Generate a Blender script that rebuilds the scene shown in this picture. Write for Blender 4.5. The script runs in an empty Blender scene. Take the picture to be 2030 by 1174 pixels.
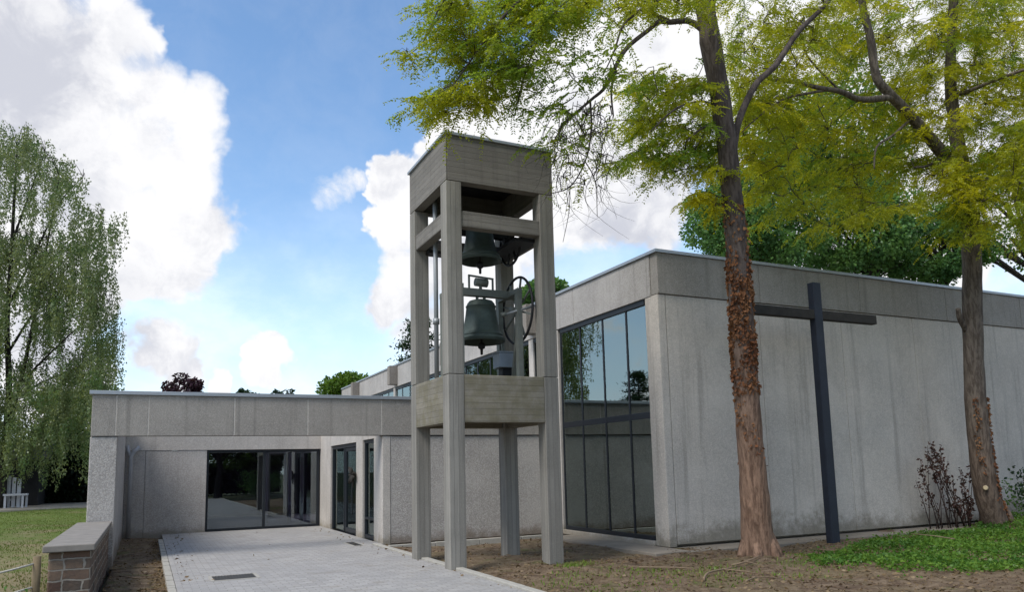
import bpy, bmesh, math, random
import numpy as np
from mathutils import Vector, Matrix
rad = math.radians
scene = bpy.context.scene
COL = scene.collection
R0 = random.Random(7)

# ------------------------------------------------------------------ camera (solved from the building's own lines)
YAW, PIT, ROL = .451513, .128778, -.0235613
FPX, CX, CY, WPX, HPX = 1495.23, 1015., 733.3, 2030., 1174.
CAM = np.array([0, 0, 1.6])
def _rot():
    cy, sy, cp, sp, cr, sr = math.cos(YAW), math.sin(YAW), math.cos(PIT), math.sin(PIT), math.cos(ROL), math.sin(ROL)
    f = np.array([sy*cp, cy*cp, sp]); r = np.array([cy, -sy, 0]); u = np.cross(r, f)
    return np.array([cr*r+sr*u, -(-sr*r+cr*u), f])
MROT = _rot()
def P(u, v, d):
    """survey point: sight line (u, v) of the camera at depth d metres -> world"""
    return CAM + d*(MROT.T @ np.array([(u-CX)/FPX, (v-CY)/FPX, 1.]))
def V(*a): return Vector(a)

cam = bpy.data.objects.new('camera', bpy.data.cameras.new('camera'))
COL.objects.link(cam)
r_, d_, f_ = MROT
cam.matrix_world = Matrix(((r_[0], -d_[0], -f_[0], CAM[0]), (r_[1], -d_[1], -f_[1], CAM[1]), (r_[2], -d_[2], -f_[2], CAM[2]), (0, 0, 0, 1)))
cam.data.sensor_width = 36; cam.data.sensor_fit = 'HORIZONTAL'
cam.data.lens = FPX/WPX*36
cam.data.shift_y = (CY-HPX/2)/WPX
cam.data.clip_start = .05; cam.data.clip_end = 3000
scene.camera = cam

# ------------------------------------------------------------------ node helpers
class NT:
    def __init__(s, tree): s.t = tree; s.n = tree.nodes; s.l = tree.links
    def node(s, typ, **k):
        n = s.n.new(typ)
        for a, v in k.items(): setattr(n, a, v)
        return n
    def put(s, sock, v):
        if isinstance(v, bpy.types.NodeSocket): s.l.new(v, sock)
        elif v is not None:
            if sock.type == 'RGBA' and not hasattr(v, '__len__'): v = (v, v, v, 1)
            elif sock.type == 'RGBA' and len(v) == 3: v = (*v, 1)
            sock.default_value = v
    def math(s, op, a, b=None, c=None, clamp=False):
        n = s.node('ShaderNodeMath', operation=op, use_clamp=clamp)
        s.put(n.inputs[0], a)
        if b is not None: s.put(n.inputs[1], b)
        if c is not None: s.put(n.inputs[2], c)
        return n.outputs[0]
    def vmath(s, op, a, b=None, scale=None):
        n = s.node('ShaderNodeVectorMath', operation=op)
        s.put(n.inputs[0], a)
        if b is not None: s.put(n.inputs[1], b)
        if scale is not None: s.put(n.inputs['Scale'], scale)
        return n.outputs['Value'] if op in ('DISTANCE', 'LENGTH', 'DOT_PRODUCT') else n.outputs[0]
    def mapping(s, vec, scale=(1, 1, 1), loc=(0, 0, 0), rot=(0, 0, 0)):
        n = s.node('ShaderNodeMapping'); s.put(n.inputs['Vector'], vec)
        n.inputs['Scale'].default_value = scale; n.inputs['Location'].default_value = loc; n.inputs['Rotation'].default_value = rot
        return n.outputs[0]
    def noise(s, vec, scale, detail=4, rough=.55, out='Fac', dist=0):
        n = s.node('ShaderNodeTexNoise'); s.put(n.inputs['Vector'], vec)
        n.inputs['Scale'].default_value = scale; n.inputs['Detail'].default_value = detail
        n.inputs['Roughness'].default_value = rough; n.inputs['Distortion'].default_value = dist
        return n.outputs[out]
    def voronoi(s, vec, scale, out='Distance', feature='F1', rnd=1):
        n = s.node('ShaderNodeTexVoronoi', feature=feature); s.put(n.inputs['Vector'], vec)
        n.inputs['Scale'].default_value = scale; n.inputs['Randomness'].default_value = rnd
        return n.outputs[out]
    def ramp(s, fac, stops, interp='LINEAR'):
        n = s.node('ShaderNodeValToRGB'); s.put(n.inputs[0], fac)
        cr = n.color_ramp; cr.interpolation = interp
        while len(cr.elements) < len(stops): cr.elements.new(.5)
        for e, (p, c) in zip(cr.elements, stops):
            e.position = p; e.color = (c, c, c, 1) if not hasattr(c, '__len__') else (*c[:3], 1)
        return n.outputs[0]
    def smooth(s, x, lo, hi, a=0., b=1.):
        if not isinstance(hi, bpy.types.NodeSocket) and lo > hi: lo, hi, a, b = hi, lo, b, a
        n = s.node('ShaderNodeMapRange', interpolation_type='SMOOTHSTEP'); s.put(n.inputs[0], x)
        for i, v in zip((1, 2, 3, 4), (lo, hi, a, b)): s.put(n.inputs[i], v)
        return n.outputs[0]
    def mix(s, fac, a, b, mode='MIX'):
        n = s.node('ShaderNodeMix', data_type='RGBA', blend_type=mode)
        s.put(n.inputs['Factor'], fac); s.put(n.inputs['A'], a); s.put(n.inputs['B'], b)
        return n.outputs['Result']
    def bump(s, h, strength=.3, dist=.01, normal=None):
        n = s.node('ShaderNodeBump'); s.put(n.inputs['Height'], h)
        n.inputs['Strength'].default_value = strength; n.inputs['Distance'].default_value = dist
        if normal is not None: s.put(n.inputs['Normal'], normal)
        return n.outputs[0]
    def obj(s): return s.node('ShaderNodeTexCoord').outputs['Object']
    def sep(s, v): return s.node('ShaderNodeSeparateXYZ'), v

def material(name):
    m = bpy.data.materials.new(name); m.use_nodes = True
    m.node_tree.nodes.clear()
    nt = NT(m.node_tree)
    out = nt.node('ShaderNodeOutputMaterial')
    return m, nt, out
def principled(nt, out, color, rough=.85, metal=0., normal=None, spec=.3):
    p = nt.node('ShaderNodeBsdfPrincipled')
    nt.put(p.inputs['Base Color'], color); nt.put(p.inputs['Roughness'], rough); nt.put(p.inputs['Metallic'], metal)
    nt.put(p.inputs['Specular IOR Level'], spec)
    if normal is not None: nt.put(p.inputs['Normal'], normal)
    nt.l.new(p.outputs[0], out.inputs[0])
    return p
def xyz(nt, vec):
    n = nt.node('ShaderNodeSeparateXYZ'); nt.put(n.inputs[0], vec); return n.outputs

MAT = {}
def plain(name, color, rough=.6, metal=0., var=.15, scale=6, bump=.05, spec=.3):
    m, nt, out = material(name); o = nt.obj()
    n = nt.noise(o, scale, 5, .6)
    c = nt.mix(n, tuple(x*(1-var) for x in color), tuple(min(1, x*(1+var)) for x in color))
    f = nt.noise(o, scale*9, 3)
    principled(nt, out, c, nt.math('MULTIPLY_ADD', f, .25, rough-.12), metal, nt.bump(f, bump, .005), spec)
    MAT[name] = m; return m

def pebble(name, base, cell=26, contrast=.5, streak=.35, base_dirt=True, moss=(.075, .062, .035), dirt_h=.55, streak_scale=2.2, bump=.6):
    """washed exposed-aggregate concrete, rain streaks and a dirty foot"""
    m, nt, out = material(name); o = nt.obj(); s = xyz(nt, o)
    cellc = nt.voronoi(o, cell, 'Color'); cs = xyz(nt, cellc)
    d = nt.voronoi(o, cell, 'Distance')
    big = nt.noise(o, .9, 4, .6)
    mid = nt.noise(o, 7, 4, .7)
    lo = tuple(x*(1-contrast) for x in base); hi = tuple(min(1, x*(1+contrast)) for x in base)
    c = nt.mix(cs[0], lo, hi)
    c = nt.mix(nt.math('MULTIPLY', nt.smooth(d, .35, .75), min(1, contrast*2.6)), c, tuple(x*.55 for x in base))
    c = nt.mix(nt.math('MULTIPLY', nt.smooth(mid, .35, .7), .35), c, tuple(x*.72 for x in base))
    c = nt.mix(nt.math('MULTIPLY', nt.smooth(big, .4, .7), .35), c, tuple(min(1, x*1.3) for x in base))
    st = nt.noise(nt.mapping(o, (streak_scale, streak_scale, .12)), 1.6, 6, .65)
    st2 = nt.noise(nt.mapping(o, (9, 9, .35), (3, 1, 0)), 1.2, 4, .6)
    sm = nt.math('MULTIPLY', nt.smooth(st, .5, .72), streak)
    c = nt.mix(sm, c, tuple(x*.34 for x in base))
    c = nt.mix(nt.math('MULTIPLY', nt.smooth(st2, .56, .78), streak*.7), c, tuple(x*.4 for x in base))
    if base_dirt:
        pat = nt.math('ADD', nt.math('MULTIPLY', nt.math('SUBTRACT', nt.noise(o, .8, 3), .5), 2.2), nt.math('MULTIPLY', nt.math('SUBTRACT', nt.noise(o, 6, 5, .7), .5), 1.5))
        h = nt.math('SUBTRACT', nt.math('MULTIPLY', s[2], 1/dirt_h), pat)
        c = nt.mix(nt.smooth(h, 1.05, .2, 0, .62), c, moss)
    hgt = nt.math('ADD', nt.math('MULTIPLY', d, -1), nt.math('MULTIPLY', mid, .6))
    principled(nt, out, c, .9, 0, nt.bump(hgt, bump, .012), .2)
    MAT[name] = m; return m

def boarded(name, base, axis='z', pitch=.09, moss=0.):
    """board-marked concrete; boards lie across `axis`"""
    m, nt, out = material(name); o = nt.obj(); s = xyz(nt, o)
    if axis == 'z':
        q = nt.math('MULTIPLY', s[2], 1/pitch); g = nt.mapping(o, (1.2, 1.2, 14))
    else:
        q = nt.math('MULTIPLY', nt.math('ADD', s[0], s[1]), 1/pitch); g = nt.mapping(o, (13, 13, .6))
    fr = nt.math('FRACT', nt.math('ADD', q, 100.))
    idx = nt.math('FLOOR', nt.math('ADD', q, 100.))
    wn = nt.node('ShaderNodeTexWhiteNoise', noise_dimensions='1D'); nt.put(wn.inputs['W'], idx)
    edge = nt.math('ABSOLUTE', nt.math('SUBTRACT', fr, .5))
    line = nt.smooth(edge, .44, .5)
    grain = nt.noise(g, 2.2, 5, .6)
    big = nt.noise(o, 1.3, 5, .62); fine = nt.noise(o, 38, 4, .7)
    c = nt.mix(wn.outputs[0], tuple(x*.84 for x in base), tuple(x*1.14 for x in base))
    c = nt.mix(nt.math('MULTIPLY', nt.smooth(grain, .42, .7), .45), c, tuple(x*.62 for x in base))
    c = nt.mix(nt.math('MULTIPLY', nt.smooth(big, .42, .72), .45), c, tuple(x*.58 for x in base))
    c = nt.mix(nt.math('MULTIPLY', nt.smooth(fine, .45, .75), .35), c, tuple(min(1, x*1.35) for x in base))
    st = nt.noise(nt.mapping(o, (5, 5, .22)), 1.5, 5, .6)
    c = nt.mix(nt.math('MULTIPLY', nt.smooth(st, .52, .75), .45), c, tuple(x*.42 for x in base))
    if moss:
        mn = nt.noise(o, 3.1, 6, .7)
        c = nt.mix(nt.math('MULTIPLY', nt.smooth(mn, .36, .62), moss), c, (.13, .115, .062))
    c = nt.mix(nt.math('MULTIPLY', line, .65), c, tuple(x*.42 for x in base))
    h = nt.math('ADD', nt.math('ADD', nt.math('MULTIPLY', line, -1.2), nt.math('MULTIPLY', grain, .5)), nt.math('MULTIPLY', wn.outputs[0], .7))
    principled(nt, out, c, .88, 0, nt.bump(nt.math('ADD', h, nt.math('MULTIPLY', fine, .3)), .5, .006), .2)
    MAT[name] = m; return m

def leafmat(name, ca, cb, cc, trans=.5, gloss=.01):
    """leaf blades; colour differs from leaf to leaf and from branch to branch"""
    m, nt, out = material(name); o = nt.obj()
    g = nt.node('ShaderNodeNewGeometry')
    clump = nt.noise(o, .9, 3, .6)
    c = nt.mix(g.outputs['Random Per Island'], ca, cb)
    c = nt.mix(nt.smooth(clump, .42, .68), c, cc)
    d = nt.node('ShaderNodeBsdfDiffuse'); nt.put(d.inputs[0], c)
    t = nt.node('ShaderNodeBsdfTranslucent'); nt.put(t.inputs[0], nt.mix(1., c, (1.35, 1.3, .7), 'MULTIPLY'))
    mx = nt.node('ShaderNodeMixShader'); mx.inputs[0].default_value = trans
    nt.l.new(d.outputs[0], mx.inputs[1]); nt.l.new(t.outputs[0], mx.inputs[2])
    gl = nt.node('ShaderNodeBsdfGlossy'); gl.inputs['Roughness'].default_value = .35; nt.put(gl.inputs[0], (.9, .9, .9, 1))
    m2 = nt.node('ShaderNodeMixShader'); m2.inputs[0].default_value = gloss
    nt.l.new(mx.outputs[0], m2.inputs[1]); nt.l.new(gl.outputs[0], m2.inputs[2])
    nt.l.new(m2.outputs[0], out.inputs[0])
    MAT[name] = m; return m

def barkmat(name, low, high, zc=3., blend=1.5, crack=.45, stretch=.16):
    m, nt, out = material(name); o = nt.obj(); s = xyz(nt, o)
    w = nt.noise(o, 5, 4, .6, 'Color')
    v = nt.mapping(nt.vmath('ADD', o, nt.vmath('SCALE', w, scale=.06)), (1, 1, stretch))
    rid = nt.noise(v, 17, 6, .7); vor = nt.voronoi(v, 13, 'Distance')
    n = nt.noise(o, 2.2, 5, .65)
    c = nt.mix(nt.smooth(nt.math('ADD', s[2], nt.math('MULTIPLY', n, 1.6)), zc-blend+.8, zc+blend+.8), low, high)
    c = nt.mix(nt.math('MULTIPLY', nt.smooth(rid, .38, .62), .85), c, nt.mix(1., c, (.38, .36, .36), 'MULTIPLY'))
    c = nt.mix(nt.math('MULTIPLY', nt.smooth(n, .5, .72), .4), c, nt.mix(1., c, (1.6, 1.55, 1.5), 'MULTIPLY'))
    h = nt.math('ADD', nt.math('MULTIPLY', rid, -1), nt.math('MULTIPLY', vor, .6))
    principled(nt, out, c, .92, 0, nt.bump(h, crack, .04), .15)
    MAT[name] = m; return m

def glassmat(name, ior=2.6, tint=(.55, .66, .62)):
    m, nt, out = material(name)
    fr = nt.node('ShaderNodeFresnel'); fr.inputs[0].default_value = ior
    tr = nt.node('ShaderNodeBsdfTransparent'); nt.put(tr.inputs[0], tint)
    gl = nt.node('ShaderNodeBsdfGlossy'); gl.inputs['Roughness'].default_value = 0.005
    nt.put(gl.inputs[0], (.84, .97, .96, 1))
    o = nt.obj(); nn = nt.bump(nt.noise(o, .7, 2), .03, .03)
    nt.l.new(nn, gl.inputs['Normal'])
    mx = nt.node('ShaderNodeMixShader')
    nt.l.new(fr.outputs[0], mx.inputs[0]); nt.l.new(tr.outputs[0], mx.inputs[1]); nt.l.new(gl.outputs[0], mx.inputs[2])
    nt.l.new(mx.outputs[0], out.inputs[0])
    MAT[name] = m; return m

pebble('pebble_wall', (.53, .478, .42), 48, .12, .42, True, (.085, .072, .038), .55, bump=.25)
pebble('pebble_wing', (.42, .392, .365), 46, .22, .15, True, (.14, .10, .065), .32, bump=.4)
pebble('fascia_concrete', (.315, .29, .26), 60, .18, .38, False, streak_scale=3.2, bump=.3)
pebble('fascia_side_lit', (.40, .375, .35), 55, .22, .35, False, streak_scale=3.2, bump=.3)  # same concrete, paler: the light from the left is put into this colour
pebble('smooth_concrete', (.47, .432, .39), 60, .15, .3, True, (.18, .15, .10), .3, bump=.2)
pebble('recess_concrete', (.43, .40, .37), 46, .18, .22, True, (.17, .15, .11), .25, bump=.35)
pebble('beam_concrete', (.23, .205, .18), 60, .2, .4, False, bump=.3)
boarded('board_horizontal', (.185, .17, .15), 'z', .098)
boarded('board_mossy', (.23, .208, .168), 'z', .098, .55)
boarded('board_vertical', (.235, .22, .193), 'v', .085)
plain('coping_metal', (.36, .38, .40), .45, .55, .1, 2)
plain('dark_frame', (.018, .021, .026), .42, .0, .2, 3)
plain('bronze', (.058, .076, .068), .55, .3, .45, 9, .1)
plain('dark_steel', (.022, .022, .024), .6, .3, .3, 8)
plain('grey_steel', (.17, .18, .16), .6, .3, .3, 9)
plain('light_steel', (.27, .28, .285), .5, .3, .1, 6)
plain('blue_grey_paint', (.22, .25, .29), .5, .1, .12, 6)
plain('black_iron', (.03, .035, .045), .6, .2, .5, 5, .15)
plain('cross_paint', (.016, .020, .030), .6, .0, .5, 4, .15)
plain('cross_weathered', (.030, .027, .023), .85, .0, .55, 6, .3)
plain('zinc_pipe', (.36, .365, .38), .6, .1, .2, 5)
plain('white_wood', (.55, .54, .56), .6, 0, .15, 8)
plain('old_wood', (.16, .12, .07), .85, 0, .35, 12, .3)
plain('rope', (.45, .42, .36), .9, 0, .2, 30)
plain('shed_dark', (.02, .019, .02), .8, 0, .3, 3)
plain('shed_roof', (.075, .075, .085), .8, 0, .3, 3)
plain('interior_plaster', (.62, .65, .63), .9, 0, .06, 2)
plain('interior_floor', (.10, .085, .075), .5, 0, .2, 3)
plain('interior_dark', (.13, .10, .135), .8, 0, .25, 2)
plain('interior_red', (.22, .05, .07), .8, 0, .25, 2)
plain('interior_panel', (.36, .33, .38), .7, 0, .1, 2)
plain('iron_grate', (.06, .058, .055), .7, .3, .3, 14)
plain('kerb_stone', (.34, .32, .28), .9, 0, .25, 9, .3)
plain('apron', (.21, .18, .145), .95, 0, .4, 3, .4)
plain('dead_stem', (.06, .04, .032), .9, 0, .4, 20)
plain('twig_wood', (.045, .036, .03), .9, 0, .3, 20)
plain('fallen_wood', (.20, .145, .095), .9, 0, .4, 18, .4)
plain('pale_cut', (.5, .40, .25), .9, 0, .2, 14)
barkmat('bark_red', (.28, .178, .122), (.125, .10, .087), 3.2, 2.0, .7)
barkmat('bark_brown', (.17, .125, .095), (.17, .14, .115), 2.2, 1.5, .6)
barkmat('bark_dark', (.045, .04, .034), (.04, .036, .03), 3, 2, .5)
leafmat('leaf_locust', (.28, .31, .022), (.38, .385, .027), (.19, .265, .03), .64, .02)
leafmat('leaf_green', (.20, .29, .03), (.28, .35, .035), (.14, .24, .035), .55)
leafmat('leaf_gold', (.41, .405, .017), (.51, .475, .022), (.30, .35, .024), .64, .02)
leafmat('leaf_maple', (.085, .18, .05), (.14, .25, .065), (.055, .13, .045), .4, .015)
leafmat('leaf_birch', (.15, .185, .085), (.21, .24, .125), (.10, .16, .06), .45, .015)
leafmat('leaf_pine', (.03, .055, .03), (.045, .075, .035), (.025, .05, .035), .2)
leafmat('leaf_lime', (.08, .15, .022), (.12, .19, .03), (.06, .12, .02), .4)
leafmat('leaf_purple', (.045, .022, .035), (.07, .035, .05), (.04, .03, .035), .3)
leafmat('leaf_hedge', (.012, .022, .010), (.02, .032, .014), (.01, .018, .01), .2)
leafmat('leaf_ivy', (.22, .095, .045), (.12, .055, .035), (.27, .14, .07), .15, .0)
leafmat('leaf_cover', (.075, .17, .03), (.15, .25, .04), (.05, .12, .025), .4)
leafmat('leaf_grass', (.10, .20, .025), (.17, .25, .04), (.20, .21, .07), .4)
leafmat('leaf_lawn', (.075, .125, .022), (.125, .165, .036), (.15, .15, .06), .4)
leafmat('leaf_dry', (.16, .11, .06), (.23, .17, .10), (.11, .07, .045), .1)
leafmat('seed_head', (.065, .034, .028), (.10, .055, .042), (.045, .026, .024), .1)
glassmat('glass_church', 3.3, (.80, .92, .87))
glassmat('glass_roof', 1.45, (.45, .47, .47))
glassmat('glass_entrance', 2.1, (.84, .82, .9))

def soilmat():
    m, nt, out = material('soil'); o = nt.obj()
    a = nt.noise(o, .8, 6, .65); b = nt.noise(o, 5, 6, .7); c3 = nt.noise(o, 40, 4, .75); v = nt.voronoi(o, 22, 'Distance')
    c = nt.mix(nt.smooth(b, .35, .68), (.085, .056, .038), (.21, .155, .105))
    c = nt.mix(nt.math('MULTIPLY', nt.smooth(a, .42, .66), .6), c, (.16, .125, .07))
    c = nt.mix(nt.math('MULTIPLY', nt.smooth(c3, .5, .75), .5), c, (.27, .215, .155))
    c = nt.mix(nt.smooth(c3, .42, .3, 0, .6), c, (.045, .03, .022))
    g = nt.noise(o, 1.7, 5, .6)
    c = nt.mix(nt.math('MULTIPLY', nt.smooth(g, .54, .68), .5), c, (.085, .105, .03))
    principled(nt, out, c, .97, 0, nt.bump(nt.math('ADD', nt.math('ADD', b, nt.math('MULTIPLY', c3, .5)), nt.math('MULTIPLY', v, .3)), .8, .035), .1)
    MAT['soil'] = m
soilmat()
def lawnmat():
    m, nt, out = material('lawn'); o = nt.obj(); s = xyz(nt, o)
    a = nt.noise(o, .45, 5, .6); b = nt.noise(o, 9, 5, .7)
    c = nt.mix(nt.smooth(b, .3, .7), (.07, .11, .022), (.125, .15, .04))
    dry = nt.math('ADD', nt.math('MULTIPLY_ADD', nt.math('SUBTRACT', a, .5), 1.9, .5), nt.math('ADD', nt.math('MULTIPLY', nt.math('SUBTRACT', b, .5), .5), nt.smooth(s[1], 12., 34., .30, -.18)))
    c = nt.mix(nt.smooth(dry, .38, .86, 0, .9), c, nt.mix(b, (.15, .115, .065), (.26, .21, .13)))
    principled(nt, out, c, .95, 0, nt.bump(b, .6, .03), .1)
    MAT['lawn'] = m
lawnmat()
def pavemat():
    m, nt, out = material('paving_blocks'); o = nt.obj()
    v = nt.vmath('ADD', o, nt.vmath('SCALE', nt.noise(o, 3, 2, out='Color'), scale=.012))
    br = nt.node('ShaderNodeTexBrick'); nt.put(br.inputs['Vector'], v)
    nt.put(br.inputs['Color1'], (.36, .34, .318)); nt.put(br.inputs['Color2'], (.275, .26, .245)); nt.put(br.inputs['Mortar'], (.17, .16, .142))
    br.inputs['Scale'].default_value = 1; br.inputs['Mortar Size'].default_value = .006; br.inputs['Mortar Smooth'].default_value = .25
    br.inputs['Brick Width'].default_value = .21; br.inputs['Row Height'].default_value = .105; br.inputs['Bias'].default_value = 0
    a = nt.noise(o, .7, 5, .62); f = nt.noise(o, 55, 4, .7); d = nt.noise(o, 2.6, 6, .65)
    c = nt.mix(nt.math('MULTIPLY', nt.smooth(a, .4, .7), .55), br.outputs[0], (.25, .24, .23))
    c = nt.mix(nt.math('MULTIPLY', nt.smooth(f, .45, .75), .3), c, (.52, .52, .54))
    c = nt.mix(nt.math('MULTIPLY', nt.smooth(d, .54, .72), .5), c, (.22, .19, .15))
    h = nt.math('ADD', nt.math('MULTIPLY', br.outputs['Fac'], -1), nt.math('MULTIPLY', f, .25))
    principled(nt, out, c, nt.math('MULTIPLY_ADD', d, .3, .55), 0, nt.bump(h, .5, .006), .3)
    MAT['paving_blocks'] = m
pavemat()
def stonemat():
    m, nt, out = material('rubble_stone'); o = nt.obj()
    q = xyz(nt, nt.vmath('ADD', o, nt.vmath('SCALE', nt.noise(o, 5, 3, out='Color'), scale=.075)))
    cb = nt.node('ShaderNodeCombineXYZ'); nt.put(cb.inputs[0], nt.math('ADD', q[0], q[1])); nt.put(cb.inputs[1], q[2])
    br = nt.node('ShaderNodeTexBrick'); nt.put(br.inputs['Vector'], cb.outputs[0]); br.offset = .37; br.squash = .7; br.squash_frequency = 2
    nt.put(br.inputs['Color1'], 0.); nt.put(br.inputs['Color2'], 1.); nt.put(br.inputs['Mortar'], .5)
    br.inputs['Scale'].default_value = 1; br.inputs['Mortar Size'].default_value = .012; br.inputs['Mortar Smooth'].default_value = .3
    br.inputs['Brick Width'].default_value = .30; br.inputs['Row Height'].default_value = .13
    f = nt.noise(o, 24, 5, .7); f2 = nt.noise(o, 6, 4, .6)
    c = nt.ramp(xyz(nt, br.outputs[0])[0], [(0, (.06, .052, .046)), (.3, (.15, .11, .085)), (.6, (.12, .07, .052)), (1, (.24, .18, .13))])
    c = nt.mix(nt.math('MULTIPLY', nt.smooth(f, .4, .7), .5), c, (.08, .07, .062))
    c = nt.mix(nt.math('MULTIPLY', nt.smooth(f2, .5, .7), .4), c, (.2, .13, .095))
    j = nt.math('SUBTRACT', 1., br.outputs['Fac'])
    c = nt.mix(j, (.27, .24, .205), c)
    principled(nt, out, c, .92, 0, nt.bump(nt.math('ADD', j, nt.math('MULTIPLY', f, .6)), .9, .025), .15)
    MAT['rubble_stone'] = m
stonemat()
plain('cap_stone', (.21, .19, .168), .95, 0, .4, 5, .4)
plain('ground_far', (.075, .085, .035), .95, 0, .3, .6)

# ------------------------------------------------------------------ mesh helpers
class MB:
    def __init__(s): s.bm = bmesh.new()
    def box(s, x0, x1, y0, y1, z0, z1):
        vs = [s.bm.verts.new(p) for p in ((x0, y0, z0), (x1, y0, z0), (x1, y1, z0), (x0, y1, z0), (x0, y0, z1), (x1, y0, z1), (x1, y1, z1), (x0, y1, z1))]
        for f in ((0, 3, 2, 1), (4, 5, 6, 7), (0, 1, 5, 4), (1, 2, 6, 5), (2, 3, 7, 6), (3, 0, 4, 7)):
            s.bm.faces.new([vs[i] for i in f])
        return s
    def obox(s, a, b, w, h, up=(0, 0, 1)):
        """bar from a to b, w wide and h high"""
        a, b = Vector(a), Vector(b); d = (b-a).normalized(); u = Vector(up)
        if abs(d.dot(u)) > .98: u = Vector((0, 1, 0))
        r = d.cross(u).normalized(); u = r.cross(d)
        vs = [s.bm.verts.new(p + r*(i*w/2) + u*(j*h/2)) for p in (a, b) for i, j in ((-1, -1), (1, -1), (1, 1), (-1, 1))]
        for f in ((0, 1, 2, 3), (7, 6, 5, 4), (0, 4, 5, 1), (1, 5, 6, 2), (2, 6, 7, 3), (3, 7, 4, 0)):
            s.bm.faces.new([vs[i] for i in f])
        return s
    def tube(s, pts, radii, sides=8, cap=True, rough=0., rng=None):
        pts = [Vector(p) for p in pts]; n = len(pts)
        if not hasattr(radii, '__len__'): radii = [radii]*n
        t0 = (pts[1]-pts[0]).normalized()
        ref = Vector((1, 0, 0)) if abs(t0.x) < .9 else Vector((0, 1, 0))
        r = (ref - t0*ref.dot(t0)).normalized(); rings = []
        for i in range(n):
            t = (pts[min(i+1, n-1)]-pts[max(i-1, 0)]).normalized()
            r = (r - t*r.dot(t)).normalized(); b = t.cross(r); ring = []
            for k in range(sides):
                a = 2*math.pi*k/sides; q = radii[i]*(1 + (rough*(rng.random()-.5) if rng else 0))
                ring.append(s.bm.verts.new(pts[i] + r*math.cos(a)*q + b*math.sin(a)*q))
            rings.append(ring)
        for i in range(n-1):
            for k in range(sides):
                s.bm.faces.new((rings[i][k], rings[i][(k+1) % sides], rings[i+1][(k+1) % sides], rings[i+1][k])).smooth = True
        if cap:
            s.bm.faces.new(list(reversed(rings[0]))); s.bm.faces.new(rings[-1])
        return s
    def lathe(s, prof, c, sides=40):
        rings = []
        for r, z in prof:
            rings.append([s.bm.verts.new((c[0]+r*math.cos(2*math.pi*k/sides), c[1]+r*math.sin(2*math.pi*k/sides), c[2]+z)) for k in range(sides)])
        for a, b in zip(rings, rings[1:]):
            for k in range(sides):
                s.bm.faces.new((a[k], a[(k+1) % sides], b[(k+1) % sides], b[k])).smooth = True
        return s
    def build(s, name, mat, root=None, parent=None, origin=None, bevel=0.):
        """root: the thing whose base is the origin; parent: its part, for a sub-part"""
        o0 = Vector(root.location) if root is not None else Vector(origin or (0, 0, 0))
        for v in s.bm.verts: v.co -= o0
        bmesh.ops.recalc_face_normals(s.bm, faces=s.bm.faces)
        me = bpy.data.meshes.new(name); s.bm.to_mesh(me); s.bm.free()
        me.materials.append(MAT[mat])
        return link(name, me, root, parent, o0, bevel)
def link(name, me, root=None, parent=None, o0=(0, 0, 0), bevel=0.):
    ob = bpy.data.objects.new(name, me); COL.objects.link(ob)
    if root is not None: ob.parent = parent or root
    else: ob.location = o0
    if bevel:
        m = ob.modifiers.new('bevel', 'BEVEL'); m.width = bevel; m.segments = 2; m.limit_method = 'ANGLE'; m.angle_limit = rad(40)
    return ob
def thing(name, label, cat, loc=(0, 0, 0), group=None):
    o = bpy.data.objects.new(name, None); COL.objects.link(o); o.location = loc
    o.empty_display_size = .2
    return tag(o, label, cat, group)
def tag(o, label, cat, group=None):
    o['label'] = label; o['category'] = cat
    if group: o['group'] = group
    return o
def struct(o, kind='structure'): o['kind'] = kind; return o
def copy_thing(root, loc, label, rotz=0, scale=None):
    c = root.copy(); COL.objects.link(c); c.location = loc; c.rotation_euler = (0, 0, rotz); c['label'] = label
    if scale: c.scale = scale
    for ch in list(root.children):
        k = ch.copy(); COL.objects.link(k); k.parent = c
        for g in ch.children:
            q = g.copy(); COL.objects.link(q); q.parent = k
    return c

def quad_mesh(name, Q, mat):
    """Q: (N,4,3) separate leaf faces"""
    Q = np.ascontiguousarray(Q, dtype=np.float32); n = len(Q)
    me = bpy.data.meshes.new(name)
    me.vertices.add(4*n); me.vertices.foreach_set('co', Q.reshape(-1))
    me.loops.add(4*n); me.loops.foreach_set('vertex_index', np.arange(4*n, dtype=np.int32))
    me.polygons.add(n); me.polygons.foreach_set('loop_start', np.arange(0, 4*n, 4, dtype=np.int32))
    me.update(calc_edges=True); me.validate()
    me.materials.append(MAT[mat])
    return me
def unit(a): return a/np.maximum(np.linalg.norm(a, axis=-1, keepdims=True), 1e-9)
def leaf_quads(base, axis, length, width, rng, fold=.25):
    """one pointed leaf per row: base point, axis, length, width"""
    n = len(base); axis = unit(axis)
    side = unit(np.cross(axis, rng.normal(size=(n, 3))))
    nor = np.cross(axis, side)
    L = np.asarray(length).reshape(-1, 1)*np.ones((n, 1)); W = np.asarray(width).reshape(-1, 1)*np.ones((n, 1))
    m = base + axis*L*.45 + nor*L*fold*.3
    return np.stack([base, m+side*W/2, base+axis*L - nor*L*fold*.2, m-side*W/2], axis=1)
def in_poly(pts, poly):
    x, y = pts[:, 0], pts[:, 1]; c = np.zeros(len(pts), bool); n = len(poly); j = n-1
    for i in range(n):
        xi, yi = poly[i]; xj, yj = poly[j]
        with np.errstate(divide='ignore', invalid='ignore'):
            c ^= ((yi > y) != (yj > y)) & (x < (xj-xi)*(y-yi)/((yj-yi) if yj != yi else 1e-9)+xi)
        j = i
    return c
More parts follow.
